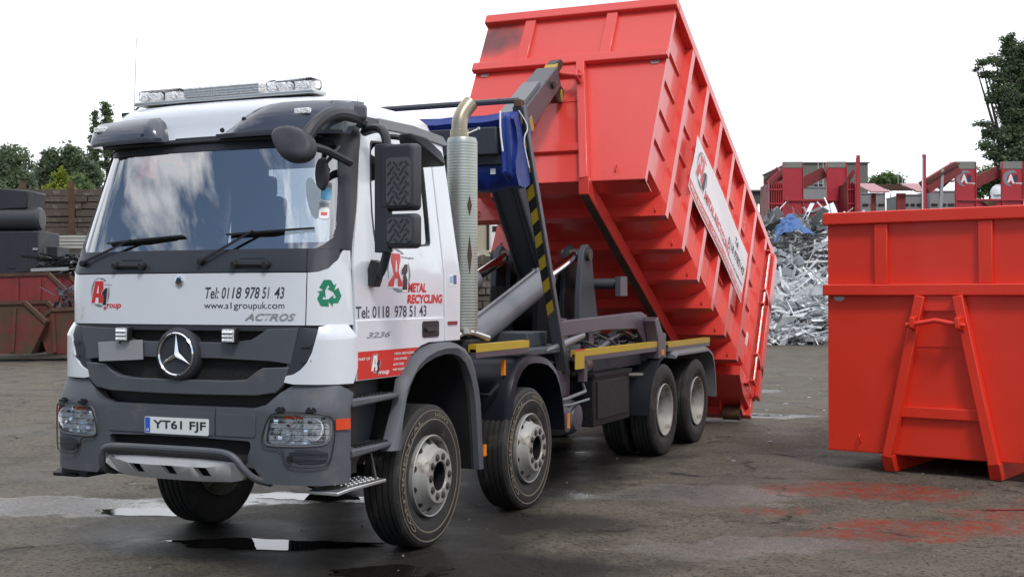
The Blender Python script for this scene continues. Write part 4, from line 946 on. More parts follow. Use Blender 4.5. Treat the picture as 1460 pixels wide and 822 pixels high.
# main arm: rises from its pivot to the elbow, then the jib with the hook
bm = NB(); bar(bm, (0, 6.62, 1.55), (0, 5.22, 3.38), .26, .34, up=(1, 0, 0), w1=.30)
ma = obj('main_arm', bm, 'steel2', truck, bevel=.02)
bm = NB(); prism(bm, smooth_poly([(6.5, 1.30), (6.1, 1.6), (6.15, 2.05), (6.55, 2.2), (6.95, 1.75), (7.1, 1.30)], 1), 'x', -.25, .25); obj('arm_root', bm, 'chassis', ma, bevel=.02)
bm = NB(); bar(bm, (0, 5.08, 3.36), (0, 6.60, 4.36), .30, .30, up=(1, 0, 0), w1=.24, h1=.26)
for v in bm.verts: pass
jb = obj('hook_jib', bm, 'steel', ma, bevel=.015)
bm = NB(); bar(bm, (0, 5.40, 3.74), (0, 6.10, 4.19), .08, .20, up=(1, 0, 0)); obj('jib_wear_plate', bm, 'ltgrey', jb)
bm = NB(); prism(bm, [(5.66, 3.76), (5.73, 3.80), (5.80, 3.66), (5.73, 3.62)], 'x', .151, .154); obj('yellow_patch', bm, 'yellow', jb)
bm = NB(); lathe(bm, [(0, .15), (.045, .15), (.045, .17), (0, .17)], (0, 6.35, 4.22), 'x', 14); obj('jib_bolt', bm, 'black', jb)
bm = NB(); P = smooth_poly([(6.55, 4.22), (6.54, 4.36), (6.66, 4.52), (6.80, 4.60), (6.90, 4.58), (6.86, 4.50), (6.76, 4.44), (6.76, 4.34), (6.84, 4.28), (6.93, 4.24), (6.90, 4.12), (6.80, 4.08), (6.68, 4.12)], 1); prism(bm, P, 'x', -.06, .06); hk = obj('hook', bm, 'nut', jb, bevel=.008)
bm = NB(); prism(bm, [(6.56, 4.38), (6.64, 4.50), (6.70, 4.53), (6.68, 4.45), (6.62, 4.38)], 'x', -.075, .075); prism(bm, smooth_poly([(6.80, 4.24), (6.86, 4.26), (6.90, 4.16), (6.85, 4.08), (6.80, 4.14)], 1), 'x', -.065, .065); obj('hook_guard', bm, 'yellow', jb, bevel=.01)
# ---- sheeting gantry: two base arms, two posts, roll of blue tarpaulin across the top
for s in (1, -1):
    X = s*.98
    bm = NB(); P = [(4.42, 1.60), (4.42, 1.45), (5.6, 1.485), (6.7, 1.47), (6.98, 1.28), (7.02, 1.05), (7.32, 1.05), (7.30, 1.30), (7.05, 1.62), (6.85, 1.66), (5.6, 1.63)]
    prism(bm, P, 'x', X-.045, X+.045); ga = obj('gantry_base_arm', bm, 'purple', truck, bevel=.008)
    bm = NB(); bx(bm, X-.06, X-.0, 5.28, 5.42, 1.15, 1.50); obj('gantry_strut', bm, 'purple', ga)
    bm = NB(); prism(bm, [(7.02, 1.12), (7.02, 1.34), (6.90, 1.56), (7.02, 1.60), (7.20, 1.42), (7.32, 1.40), (7.32, 1.12)], 'x', *sorted((s*1.03, s*1.17))); obj('gantry_pivot_plate', bm, 'purple', ga, bevel=.008)
    bm = NB(); bar(bm, (X-.02, 4.62, 1.10), (X-.02, 4.55, 1.62), .10, .09); obj('gantry_foot', bm, 'purple', ga)
    bm = NB(); tube(bm, [(X, 4.10, 1.33), (X, 4.5, 1.37)], .025, 10); tube(bm, [(X, 4.5, 1.37), (X, 5.05, 1.45)], .05, 14); obj('gantry_ram', bm, 'cyl', ga)
    bm = NB(); tube(bm, [(X-.1, 5.75, 1.27), (X-.1, 6.85, 1.53)], .055, 14); tube(bm, [(X-.1, 5.6, 1.25), (X-.1, 5.75, 1.27)], .07, 12); obj('tipping_ram', bm, 'cyl', ga)
    bm = NB(); bx(bm, X-.30, X+.0, 5.4, 7.6, 1.06, 1.20); obj('arm_channel', bm, 'steel2', ga)
    # post
    b0 = Vector((X, 4.46, 1.15)); b1 = Vector((X, 3.30, 3.66))
    b0 = Vector((X, 4.56, 1.12)); b1 = Vector((X, 3.51, 3.55))
    bm = NB(); bar(bm, b0, b1, .07, .11, up=(1, 0, 0)); po = obj('gantry_post', bm, 'steel', ga, bevel=.008)
    dv = (b1-b0).normalized(); L_ = (b1-b0).length; side_ = dv.cross(Vector((1, 0, 0))).normalized()
    bmY = NB(); bmK = NB(); k = 0; t0 = L_*.24
    while t0 < L_*.965:
        t1 = min(t0+.115, L_*.97); sk = .06
        vs_ = []
        for (t, off) in ((t0, -1), (t1, -1), (t1, 1), (t0, 1)):
            tt = t+off*sk*.5*1.0
            vs_.append(b0+dv*tt+Vector((.0365*off+(-.0), 0, 0))*1.0)
        # stripe on the forward face
        fwd = side_ if side_.y < 0 else -side_
        bmm = bmY if k % 2 == 0 else bmK
        q = [bmm.verts.new(p+fwd*.0365*0+fwd*.0585) for p in vs_]; bmm.faces.new(q)
        t0 = t1; k += 1
    obj('yellow_stripe', bmY, 'yellow', po, flat=True); obj('black_stripe', bmK, 'blackp', po, flat=True)
    bm = NB(); box(bm, b1+Vector((0, 0, .02)), (.075, .085, .07)); tube(bm, [(X-.05*s, b1.y+.05, b1.z-.3), (X+.02*s, b1.y+.1, b1.z-.2)], .02, 6); obj('post_head', bm, 'rust', po, bevel=.01)
# tarpaulin roll
bm = NB(); n_ = 26; secs = []; random.seed(3)
prof = [(3.34, 3.40), (3.40, 3.47), (3.55, 3.49), (3.70, 3.46), (3.76, 3.30), (3.77, 3.0), (3.72, 2.84), (3.60, 2.80), (3.46, 2.82), (3.40, 2.92), (3.39, 3.03), (3.43, 3.10), (3.44, 3.2), (3.40, 3.32)]
for i in range(n_+1):
    x = -.98+1.98*i/n_; sag = .014*math.sin(i*1.1)+.008*math.sin(i*2.7); e = 1 if 1 < i < n_-1 else .96
    secs.append([Vector((x, 3.55+(y-3.55)*e+.006*math.sin(i*1.3+z*5), z+(sag if z < 2.95 else sag*.25)+(0 if x < .7 else (x-.7)*.05))) for y, z in prof])
loft(bm, secs); tp = obj('tarpaulin_roll', bm, 'tarp', truck, ang=50)
bm = NB(); bx(bm, -1.0, .86, 3.28, 3.42, 3.10, 3.345); obj('drum_cover', bm, 'dkgrey', tp, bevel=.012)
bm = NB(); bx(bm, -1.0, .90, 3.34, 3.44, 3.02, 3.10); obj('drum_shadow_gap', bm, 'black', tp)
bm = NB(); tube(bm, [(-.98, 3.50, 3.60), (.98, 3.50, 3.60)], .028, 8); obj('gantry_crossbar', bm, 'steel', truck)
bm = NB(); loft(bm, [[Vector((x, y, z)) for y, z in ((3.30, 3.44), (3.46, 3.50), (3.75, 3.47), (3.78, 3.05), (3.74, 2.86), (3.5, 2.84), (3.34, 2.92))] for x in (.87, .90, .94, .97)]); obj('tarpaulin_end', bm, 'tarp', tp, bevel=.03)
bm = NB(); tube(bm, smooth_poly([(.90, 3.28, 3.48), (.91, 3.26, 3.30), (.93, 3.27, 3.12)], 1, closed=False), .008, 6); tube(bm, smooth_poly([(1.0, 3.46, 3.5), (1.06, 3.56, 3.36), (1.02, 3.5, 3.25), (1.04, 3.6, 3.0)], 2, closed=False), .006, 6); obj('tie_cord', bm, 'decalwhite', tp)
bm = NB(); box(bm, (.78, 3.385, 2.96), (.05, .006, .05)); obj('care_label', bm, 'decalwhite', tp)
# ================================================================= HOOKLIFT CONTAINERS
CL, CH = 5.70, 2.54
def soot_mat():
    m = M['red'].copy(); m.name = 'sooty_container_paint'; t = m.node_tree; b = t.nodes['Principled BSDF']; src = b.inputs['Base Color'].links[0].from_socket
    c = N(t, 'ShaderNodeTexCoord'); sp = N(t, 'ShaderNodeSeparateXYZ'); t.links.new(c.outputs['Object'], sp.inputs[0])
    n = N(t, 'ShaderNodeTexNoise'); n.inputs['Scale'].default_value = 3; n.inputs['Detail'].default_value = 6; t.links.new(c.outputs['Object'], n.inputs['Vector'])
    u = math_(t, 'DIVIDE', math_(t, 'ADD', sp.outputs['X'], 1.02), .42); v = math_(t, 'DIVIDE', math_(t, 'SUBTRACT', sp.outputs['Z'], 2.18), .30)
    r = math_(t, 'SUBTRACT', math_(t, 'ADD', 1.0, math_(t, 'MULTIPLY', math_(t, 'SUBTRACT', n.outputs['Fac'], .5), 1.6)), math_(t, 'ADD', math_(t, 'MULTIPLY', u, u), math_(t, 'MULTIPLY', v, v)))
    f = math_(t, 'MULTIPLY', r, 1.1, True); f = math_(t, 'MULTIPLY', f, .85)
    x = N(t, 'ShaderNodeMix', data_type='RGBA'); t.links.new(f, x.inputs[0]); t.links.new(src, x.inputs[6]); x.inputs[7].default_value = (.045, .022, .024, 1); t.links.new(x.outputs[2], b.inputs['Base Color'])
    return m
def container(root, red, banner=False, sooty=False):
    """x across, y from the front wall (0) to the rear door, z from the floor up"""
    s_x = 1.15
    hull = [(-s_x, CH), (-s_x, .30), (-.90, .14), (.90, .14), (s_x, .30), (s_x, CH), (s_x-.02, CH), (s_x-.02, .31), (.89, .155), (-.89, .155), (-s_x+.02, .31), (-s_x+.02, CH)]
    hullbm = NB(); prism(hullbm, hull, 'y', .03, CL-.05)
    # front wall and its frame
    bm = NB(); bx(bm, -1.22, 1.22, .0, .02, 0, CH); obj('front_wall', bm, soot_mat() if sooty else red, root)
    bm = NB(); bx(bm, -1.22, 1.22, .0, .26, -.0, .012); bx(bm, 1.13, 1.22, .021, .07, .0, CH); bx(bm, -1.22, -1.13, .021, .07, .0, CH); obj('front_edge_frame', bm, red, root)
    bm = NB(); bx(bm, -1.25, 1.25, -.075, .05, CH-.13, CH); fr = obj('top_rail', bm, red, root, bevel=.012)
    for s in (1, -1):
        bm = NB(); a, b = sorted((s*1.13, s*1.25)); bx(bm, a, b, .052, CL-.05, CH-.13, CH-.002); obj('top_rail', bm, red, root, bevel=.012)
    bm = NB(); bx(bm, -1.25, 1.25, -.085, -.001, 1.655, 1.775); obj('mid_rail', bm, red, root, bevel=.012)
    for x in (-.62, .45):
        bm = NB(); bx(bm, x-.07, x+.07, -.05, -.001, 1.777, CH-.132); obj('upper_stiffener', bm, red, root, bevel=.008)
    for x in (-1.09, 1.09):
        bm = NB(); prism(bm, [(x-.055, 1.645), (x+.055, 1.645), (x+.055, 1.62), (x+.035, 1.60), (x-.035, 1.60), (x-.055, 1.62)], 'y', -.012, -.001); obj('registration_tag', bm, 'alu', root)
    # A-frame with the lifting bar
    for s in (1, -1):
        bm = NB(); P = [Vector((s*.17, -.001, 1.653)), Vector((s*.55, -.001, .0))]
        bar(bm, Vector((s*.19, -.06, 1.653)), Vector((s*.54, -.06, -.02)), .10, .11, up=(0, -1, 0))
        a, b = s*.48, s*.60; a, b = min(a, b), max(a, b)
        sk = obj('a_frame_leg', bm, red, root, bevel=.008)
        bm = NB(); bx(bm, a+.0, b-.0, -.115, CL-.35, -.178, -.001)
        for v in bm.verts:
            if v.co.y < 0 and v.co.z < -.1: v.co.y += .10
        skd = obj('skid_rail', bm, red, root, bevel=.006)
        bm = NB(); bx(bm, a+.01, b-.01, .0, CL-.4, -.186, -.179); obj('skid_wear_strip', bm, 'rust', skd)
        bm = NB(); loft(bm, [[Vector((s*(x), y, z)) for x, y, z in sec] for sec in ([(.20, -.12, 1.45), (.27, -.12, 1.45), (.27, -.12, 1.30), (.22, -.12, 1.30)], [(.20, -.24, 1.43), (.25, -.24, 1.43), (.25, -.24, 1.33), (.21, -.24, 1.33)])]); obj('bar_lug', bm, red, root, bevel=.006)
    bm = NB(); tube(bm, [(-.30, -.19, 1.355), (-.23, -.19, 1.365), (0, -.19, 1.405), (.23, -.19, 1.365), (.30, -.19, 1.355)], .026, 14); hb = obj('lifting_bar', bm, red, root)
    bm = NB(); bx(bm, -.16, .16, -.05, -.001, 1.50, 1.652); bx(bm, -.26, .26, -.008, -.0005, 1.13, 1.45); obj('bar_backing_plate', bm, red, root)
    bm = NB(); bx(bm, -.42, .42, -.05, -.001, .40, .51); obj('a_frame_tie', bm, red, root, bevel=.006)
    for (x, z) in ((-.86, .18), (.86, .18)):
        bm = NB(); tube(bm, smooth_poly([(x, -.001, z), (x+.005, -.05, z+.01), (x+.01, -.05, z-.06), (x, -.001, z-.07)], 1, closed=False), .008, 6); obj('net_hook', bm, red, root)
    # ribs down the sides and the cross-beams under the floor: one bent frame each
    yr = [.743*(i+1) for i in range(7)]
    for y in [.0]+yr:
        bm = NB(); t = .012; e = .11 if y else .07
        for s in (1, -1):
            a, b = sorted((s*1.151, s*1.25 if y else s*1.249))
            if y: bx(bm, a, b, y, y+t, .30, CH-.132)
            if y: bx(bm, b-t if s > 0 else a, b if s > 0 else a+t, y+t, y+e, -.0, CH-.132)
            if y: bx(bm, a, b, y+e, y+e+t, .30, CH-.132)
        if y:
            prism(bm, [(-1.25, 0), (1.25, 0), (1.25, .30), (1.151, .299), (.9, .138), (-.9, .138), (-1.151, .299), (-1.25, .30)], 'y', y, y+t)
            bx(bm, -1.25, 1.25, y+t, y+e, 0, t)
        else: continue
        rb = obj('rib_frame', bm, red, root)
        bm = NB()
        for s in (1, -1): tube(bm, smooth_poly([(s*1.13, y, .12), (s*1.13, y-.035, .11), (s*1.13, y-.035, .06), (s*1.13, y, .05)], 1, closed=False), .008, 6)
        obj('net_hook', bm, red, rb)
    ye = [0.0]+yr
    for s in (1, -1):
        for i, y in enumerate(ye):
            ny = ye[i+1] if i+1 < len(ye) else CL-.1
            for z in (.72, 1.13, 1.54, 1.95):
                prism(hullbm, [(s*1.151, z), (s*1.176, z-.012), (s*1.176, z-.03), (s*1.151, z-.05)], 'y', y+(.22 if y else .18), ny-.10)
    # prism along y takes (x, z) pairs
    obj('side_walls_and_floor', hullbm, red, root)
    # rear door and its bumpers, hinges, locking bar, rollers
    bm = NB(); bx(bm, -1.25, 1.25, CL-.05, CL+.09, -.02, CH-.14); dr = obj('rear_door', bm, red, root, bevel=.012)
    bm = NB(); bx(bm, -1.25, 1.25, CL-.048, CL+.10, CH-.135, CH+.01); obj('rear_top_rail', bm, red, root, bevel=.01)
    for s in (1, -1):
        bm = NB(); a, b = sorted((s*1.255, s*1.31))
        tube(bm, [(s*1.285, CL-.30, .10), (s*1.285, CL-.30, CH-.3)], .026, 10)
        obj('locking_bar', bm, red, dr)
        bm = NB()
        for z in (.12, .55, 1.38, 1.62, 2.28):
            prism(bm, [(CL-.36, z), (CL-.24, z+.03), (CL+.10, z-.07), (CL+.10, z-.22), (CL-.20, z-.05), (CL-.36, z-.03)] if z in (.55, 1.62) else [(CL-.38, z), (CL-.2, z), (CL-.2, z-.03), (CL-.38, z-.03)], 'x', a, b)
        obj('door_hinge', bm, red, dr, bevel=.006)
        bm = NB(); bx(bm, a, b, CL-.06, CL+.13, .0, 2.40); obj('door_edge', bm, red, dr, bevel=.01)
        bm = NB(); lathe(bm, [(0, -.13), (.10, -.13), (.10, .13), (0, .13)], (s*.98, CL-.10, -.295 if banner else -.085), 'x', 24); ro = obj('roller', bm, 'rust' if True else red, root)
        bm = NB(); 
        dz_ = -.17 if banner else 0
        for q in (-.15, .15): prism(bm, [(CL-.34, .0), (CL-.0, .0), (CL-.02, -.12+dz_), (CL-.10, -.16+dz_), (CL-.22, -.12+dz_)], 'x', s*.98+q-.012, s*.98+q+.012)
        obj('roller_bracket', bm, red, root)
    bm = NB(); prism(bm, [(CL-.78, .13), (CL-.05, .13), (CL-.05, -.18 if banner else -.1), (CL-.45, -.16 if banner else -.1), (CL-.78, -.01)], 'x', -1.2, 1.2); obj('rear_sill', bm, red, root)
    bm = NB(); bx(bm, -1.22, 1.22, CL-.04, CL+.10, -.30 if banner else -.12, -.021); obj('rear_bumper', bm, red, root, bevel=.01)
    if sooty:
        def F(x, z, d): return Vector((x, -d, z))
        random.seed(8); P = [(-1.21, 2.40), (-.98, 2.405), (-.80, 2.36), (-.72, 2.24), (-.78, 2.10), (-.9, 2.02), (-1.0, 1.96), (-1.21, 1.93)]
    if banner:
        def Bn(y, z, d):
            return Vector((1.262+d+.006*math.sin(y*3.1)+.005*math.sin(z*9+y*2), y, z+(.02*math.sin(y*2.3) if z < 1.0 else .0)))
        bo_ = [(1.40, 1.585), (4.30, 1.585), (4.285, .80), (1.35, .80)]
        bn = patch('banner', bo_, Bn, None, 0, 'decalwhite', root, step=.12, cutb=.2)
        patch('banner_strip', [(1.37, .945), (4.29, .945), (4.286, .82), (1.365, .82)], Bn, None, .0015, 'decalred', bn, step=.12)
        for i, (s_, a, b) in enumerate((('METAL RECYCLING', 1.45, 2.30), ('CAR SPARES', 2.44, 3.0), ('LOO HIRE', 3.12, 3.55), ('WET WASTE', 3.68, 4.18))):
            text('lettering', s_, Bn, a, b, .855, .915, .003, 'decalwhite', bn, bold=.02)
        a1_logo(bn, Bn, 1.72, 1.30, .36, .002, sx=1.1)
        text('lettering', 'METAL', Bn, 1.98, 2.47, 1.03, 1.16, .003, 'logored', bn, bold=.045, shear=.12)
        text('lettering', 'RECYCLING', Bn, 2.50, 3.45, 1.03, 1.17, .003, 'logored', bn, bold=.045, shear=.12)
        text('lettering', 'Tel:', Bn, 3.60, 3.80, 1.36, 1.46, .003, 'ink', bn, bold=.02)
        text('lettering', '0118 9785143', Bn, 3.30, 4.20, 1.17, 1.29, .003, 'ink', bn, bold=.02, shear=.1)
        text('lettering', 'www.a1groupuk.com', Bn, 3.42, 4.22, 1.00, 1.075, .003, 'ink', bn, bold=.01)
        bm = NB(); box(bm, (1.257, 4.85, .52), (.006, .10, .20)); obj('inspection_label', bm, 'decalwhite', root)
TH = .5065
cy = 11.372-CL*math.cos(TH); cz = .355+CL*math.sin(TH)
c1 = thing('tilted_container', (0, cy, cz), 'red open-top scrap container tipped nose-up on the lorry, white banner on its side', 'container', rot=(-TH, 0, 0), group='red hooklift containers')
container(c1, 'red', banner=True, sooty=True)
c2 = thing('standing_container', (3.064+1.25*math.cos(.2250), 6.975-1.25*math.sin(.2250), .186), 'red open-top container standing level on the ground at the right, its A-frame towards us', 'container', rot=(0, 0, -.2250), group='red hooklift containers')
container(c2, 'red_brightened')
# ================================================================= GROUND
def ground_mat():
    m = bpy.data.materials.new('yard_asphalt'); m.use_nodes = True; t = m.node_tree; b = t.nodes['Principled BSDF']
    c = N(t, 'ShaderNodeTexCoord'); P = c.outputs['Object']
    def noise(sc, det=6, ro=.6, vec=P):
        n = N(t, 'ShaderNodeTexNoise'); n.inputs['Scale'].default_value = sc; n.inputs['Detail'].default_value = det; n.inputs['Roughness'].default_value = ro; t.links.new(vec, n.inputs['Vector']); return n
    def mixc(f, a, b_):
        n = N(t, 'ShaderNodeMix', data_type='RGBA')
        for i, v in ((0, f), (6, a), (7, b_)):
            if isinstance(v, tuple): n.inputs[i].default_value = v+(1,)
            elif isinstance(v, float): n.inputs[i].default_value = v
            else: t.links.new(v, n.inputs[i])
        return n.outputs[2]
    warp = noise(.9, 5); wv = N(t, 'ShaderNodeVectorMath', operation='MULTIPLY_ADD'); wv.inputs[1].default_value = (1.5, 1.5, 0)
    t.links.new(warp.outputs['Color'], wv.inputs[0]); t.links.new(P, wv.inputs[2])
    sep = N(t, 'ShaderNodeSeparateXYZ'); 
    w2 = N(t, 'ShaderNodeVectorMath', operation='SUBTRACT'); w2.inputs[1].default_value = (.75, .75, 0); t.links.new(wv.outputs[0], w2.inputs[0]); t.links.new(w2.outputs[0], sep.inputs[0])
    X, Y = sep.outputs['X'], sep.outputs['Y']
    def blob(cx, cy, rx, ry, rot, soft=.8):
        dx = math_(t, 'SUBTRACT', X, cx); dy = math_(t, 'SUBTRACT', Y, cy); cs, sn = math.cos(rot), math.sin(rot)
        u = math_(t, 'DIVIDE', math_(t, 'ADD', math_(t, 'MULTIPLY', dx, cs), math_(t, 'MULTIPLY', dy, sn)), rx)
        v = math_(t, 'DIVIDE', math_(t, 'SUBTRACT', math_(t, 'MULTIPLY', dy, cs), math_(t, 'MULTIPLY', dx, sn)), ry)
        r = math_(t, 'ADD', math_(t, 'MULTIPLY', u, u), math_(t, 'MULTIPLY', v, v))
        return math_(t, 'MULTIPLY', math_(t, 'SUBTRACT', 1.0, r), 1/soft, True)
    def union(L):
        o = L[0]
        for k in L[1:]: o = math_(t, 'MAXIMUM', o, k)
        return o
    n_mid = noise(1.6, 8, .7); n_big = noise(.28, 6, .6); n_fine = noise(55, 4, .7); n_grit = noise(170, 2, .6)
    base = mixc(n_big.outputs['Fac'], (.080, .069, .052), (.190, .166, .127))
    base = mixc(math_(t, 'MULTIPLY', math_(t, 'SUBTRACT', n_mid.outputs['Fac'], .48), 4., True), base, (.026, .024, .022))
    base = mixc(math_(t, 'MULTIPLY', math_(t, 'SUBTRACT', n_fine.outputs['Fac'], .50), 7., True), base, (.19, .166, .128))
    n_peb = noise(22, 5, .75); base = mixc(math_(t, 'MULTIPLY', math_(t, 'SUBTRACT', n_peb.outputs['Fac'], .52), 11., True), base, (.030, .026, .021))
    n_str = noise(4.5, 9, .75); base = mixc(math_(t, 'MULTIPLY', math_(t, 'SUBTRACT', n_str.outputs['Fac'], .56), 9., True), base, (.20, .175, .135))
    grit = math_(t, 'MULTIPLY', math_(t, 'SUBTRACT', n_grit.outputs['Fac'], .66), 14., True)
    base = mixc(grit, base, (.20, .19, .17))
    # rust-red stains washed out of the scrap
    rn = noise(7, 8, .75); rmask = math_(t, 'MULTIPLY', math_(t, 'SUBTRACT', rn.outputs['Fac'], .46), 12., True)
    red = union([blob(3.75, 5.45, 1.05, .60, .3, .5), blob(4.45, 3.55, 1.35, .45, .62, .5), blob(5.15, 4.75, .9, .45, .7), blob(3.05, 4.1, .55, .35, .2, 1.2), blob(5.6, 5.4, .8, .4, .3)])
    rf = math_(t, 'MULTIPLY', red, math_(t, 'ADD', math_(t, 'MULTIPLY', rmask, .82), .18), True)
    base = mixc(math_(t, 'MULTIPLY', rf, .92), base, (.24, .038, .020))
    # damp and wet patches
    damp_n = noise(.55, 7, .65); damp = math_(t, 'MULTIPLY', math_(t, 'SUBTRACT', damp_n.outputs['Fac'], .47), 5., True)
    wetb = union([blob(-2.7, 1.65, 1.6, .60, .35, .5), blob(-4.8, 1.0, 2.6, .55, .35, .6), blob(-.9, 2.9, .9, .35, .3, .6), blob(1.1, 12.4, .9, .5, .3, .5), blob(5.2, 5.0, .9, .10, .55, .5), blob(-.2, 17.2, .8, .5, .2, .5)])
    wet_s = union([blob(2.45, 4.75, 1.0, .50, .25, .9), blob(3.35, 2.25, 1.0, .34, .55, .9), blob(1.6, 4.2, 1.2, .3, .3, 1.)])
    wn = noise(6, 8, .75); wmask = math_(t, 'MULTIPLY', math_(t, 'SUBTRACT', wn.outputs['Fac'], .34), 7., True)
    spk = noise(38, 5, .8); wet = math_(t, 'MULTIPLY', wetb, wmask, True)
    wet = math_(t, 'MAXIMUM', wet, math_(t, 'MULTIPLY', wet_s, math_(t, 'MULTIPLY', math_(t, 'SUBTRACT', spk.outputs['Fac'], .43), 14., True), True))
    oil_shade = union([blob(.3, 1.4, 2.0, 1.1, .2, .6), blob(1.5, .75, 1.8, .75, .4, .6), blob(.9, 2.6, 1.6, .9, .2, .7), blob(.2, 5.0, 1.4, 5.2, 0., .6)])  # oily ground at the nose, plus shade beneath the lorry put into the colour
    base = mixc(math_(t, 'MULTIPLY', damp, .45), base, (.034, .032, .029))
    base = mixc(math_(t, 'MULTIPLY', wet, .6), base, (.028, .027, .025))
    base = mixc(math_(t, 'MULTIPLY', oil_shade, .9), base, (.010, .009, .008))
    # cracks
    vor = N(t, 'ShaderNodeTexVoronoi', feature='DISTANCE_TO_EDGE'); vor.inputs['Scale'].default_value = .42
    t.links.new(wv.outputs[0], vor.inputs['Vector'])
    crack = math_(t, 'MULTIPLY', math_(t, 'SUBTRACT', .012, vor.outputs['Distance']), 120., True)
    crack = math_(t, 'MULTIPLY', crack, math_(t, 'MULTIPLY', math_(t, 'SUBTRACT', n_mid.outputs['Fac'], .42), 6., True))
    base = mixc(math_(t, 'MULTIPLY', crack, .8), base, (.012, .011, .010))
    t.links.new(base, b.inputs['Base Color'])
    r = math_(t, 'ADD', .66, math_(t, 'MULTIPLY', n_fine.outputs['Fac'], .2))
    r = math_(t, 'SUBTRACT', r, math_(t, 'MULTIPLY', damp, .30)); r = math_(t, 'SUBTRACT', r, math_(t, 'MULTIPLY', wet, .62)); r = math_(t, 'SUBTRACT', r, math_(t, 'MULTIPLY', oil_shade, .28)); r = math_(t, 'SUBTRACT', r, math_(t, 'MULTIPLY', rf, .10), False)
    r = math_(t, 'MAXIMUM', r, .10)
    t.links.new(r, b.inputs['Roughness']); t.links.new(math_(t, 'ADD', .16, math_(t, 'MULTIPLY', wet, 1.6)), b.inputs['Specular IOR Level'])
    h = math_(t, 'ADD', math_(t, 'MULTIPLY', n_fine.outputs['Fac'], .6), math_(t, 'MULTIPLY', n_mid.outputs['Fac'], 1.4)); h = math_(t, 'ADD', h, math_(t, 'MULTIPLY', n_grit.outputs['Fac'], .35)); h = math_(t, 'ADD', h, math_(t, 'MULTIPLY', n_peb.outputs['Fac'], 1.2)); h = math_(t, 'SUBTRACT', h, math_(t, 'MULTIPLY', crack, 1.2))
    bp = N(t, 'ShaderNodeBump'); bp.inputs['Distance'].default_value = .03
    st = math_(t, 'SUBTRACT', .75, math_(t, 'MULTIPLY', wet, .30)); t.links.new(st, bp.inputs['Strength'])
    t.links.new(h, bp.inputs['Height']); t.links.new(bp.outputs[0], b.inputs['Normal'])
    return m
bm = NB(); bx_ = 600
vs = [bm.verts.new(p) for p in ((-bx_, -bx_, 0), (bx_, -bx_, 0), (bx_, bx_, 0), (-bx_, bx_, 0))]; bm.faces.new(vs)
g = struct(obj('ground', bm, ground_mat(), None, flat=True))
# standing water, thin sheets on the asphalt
def water_mat():
    m = bpy.data.materials.new('puddle_water'); m.use_nodes = True; t = m.node_tree; b = t.nodes['Principled BSDF']
    b.inputs['Base Color'].default_value = (.012, .011, .009, 1); b.inputs['Roughness'].default_value = .02; b.inputs['IOR'].default_value = 1.33
    c = N(t, 'ShaderNodeTexCoord'); n = N(t, 'ShaderNodeTexNoise'); n.inputs['Scale'].default_value = 9; n.inputs['Detail'].default_value = 3; t.links.new(c.outputs['Object'], n.inputs['Vector'])
    bp = N(t, 'ShaderNodeBump'); bp.inputs['Strength'].default_value = .05; bp.inputs['Distance'].default_value = .01; t.links.new(n.outputs['Fac'], bp.inputs['Height']); t.links.new(bp.outputs[0], b.inputs['Normal'])
    return m
WM = water_mat()
def puddle(cx, cy, rx, ry, rot, seed):
    random.seed(seed); n_ = 90; ph = [(random.random()*6.28, k, random.random()) for k in range(2, 16)]; bm = NB(); vs = []
    for i in range(n_):
        a = 2*math.pi*i/n_; r = 1+sum(.30*q/k**.75*math.sin(k*a+p) for p, k, q in ph); x, y = math.cos(a)*rx*r, math.sin(a)*ry*r
        vs.append(bm.verts.new((cx+x*math.cos(rot)-y*math.sin(rot), cy+x*math.sin(rot)+y*math.cos(rot), .004)))
    f = bm.faces.new(vs); bmesh.ops.triangulate(bm, faces=[f]); o = obj('puddle', bm, WM, None, flat=True); struct(o)
for a in ((-1.75, 1.75, .42, .20, .3, 7), (.05, 1.0, .75, .20, .35, 9), (-.9, 3.0, .5, .2, .3, 12), (1.35, .55, .4, .2, .5, 15), (1.15, 12.5, .32, .16, .3, 21), (5.3, 4.95, .5, .035, .5, 25)): puddle(*a)
# litter and grit on the yard
random.seed(11); bm = NB()
for i in range(260):
    d = random.random()**1.4*26+4; a = random.uniform(-.36, .36); x = 5.57-math.sin(YAW-a)*d; y = -6.92+math.cos(YAW-a)*d
    s = random.uniform(.004, .016); box(bm, (x, y, s*.3), (s, s*random.uniform(.5, 1.4), s*.6), Matrix.Rotation(random.random()*3, 3, 'Z'))
tag(obj('stone_grit', bm, 'concrete', None, flat=True), 'loose grey grit and small stones scattered over the damp yard', 'grit', kind='stuff')
random.seed(14); bm = NB()
for i in range(70):
    d = random.random()*22+14; a = random.uniform(.16, .36); x = 5.57-math.sin(YAW-a)*d; y = -6.92+math.cos(YAW-a)*d
    s = random.uniform(.02, .09); box(bm, (x, y, .01), (s, s*random.uniform(.2, .8), .012), Matrix.Rotation(random.random()*3, 3, 'Z') @ Matrix.Rotation(.2, 3, 'X'))
tag(obj('scrap_litter', bm, 'greyplate', None, flat=True), 'small bright metal offcuts lying on the yard around the scrap heap', 'metal litter', kind='stuff')
# ================================================================= BACKGROUND, set out along the photographer's line of view
FW = Vector((-math.sin(YAW), math.cos(YAW), 0)); RT = Vector((math.cos(YAW), math.sin(YAW), 0)); C0 = Vector((5.575, -6.925, 0))
FL = 1812.
def at(px, D, py=None):
    """ground point (or point at a height) at distance D"""
    p = C0+FW*D+RT*((px-730)/FL*D)
    if py is not None: p.z = 1.862+(419-py)/FL*D
    return p
def yaw_rot(a=0): return (0, 0, YAW+a)
def place(name, px, D, label, cat, a=0, group=None):
    return thing(name, at(px, D), label, cat, rot=yaw_rot(a), group=group)
def U(D, px): return px/FL*D     # size in metres of px at distance D
def H(D, py): return 1.862+(419-py)/FL*D
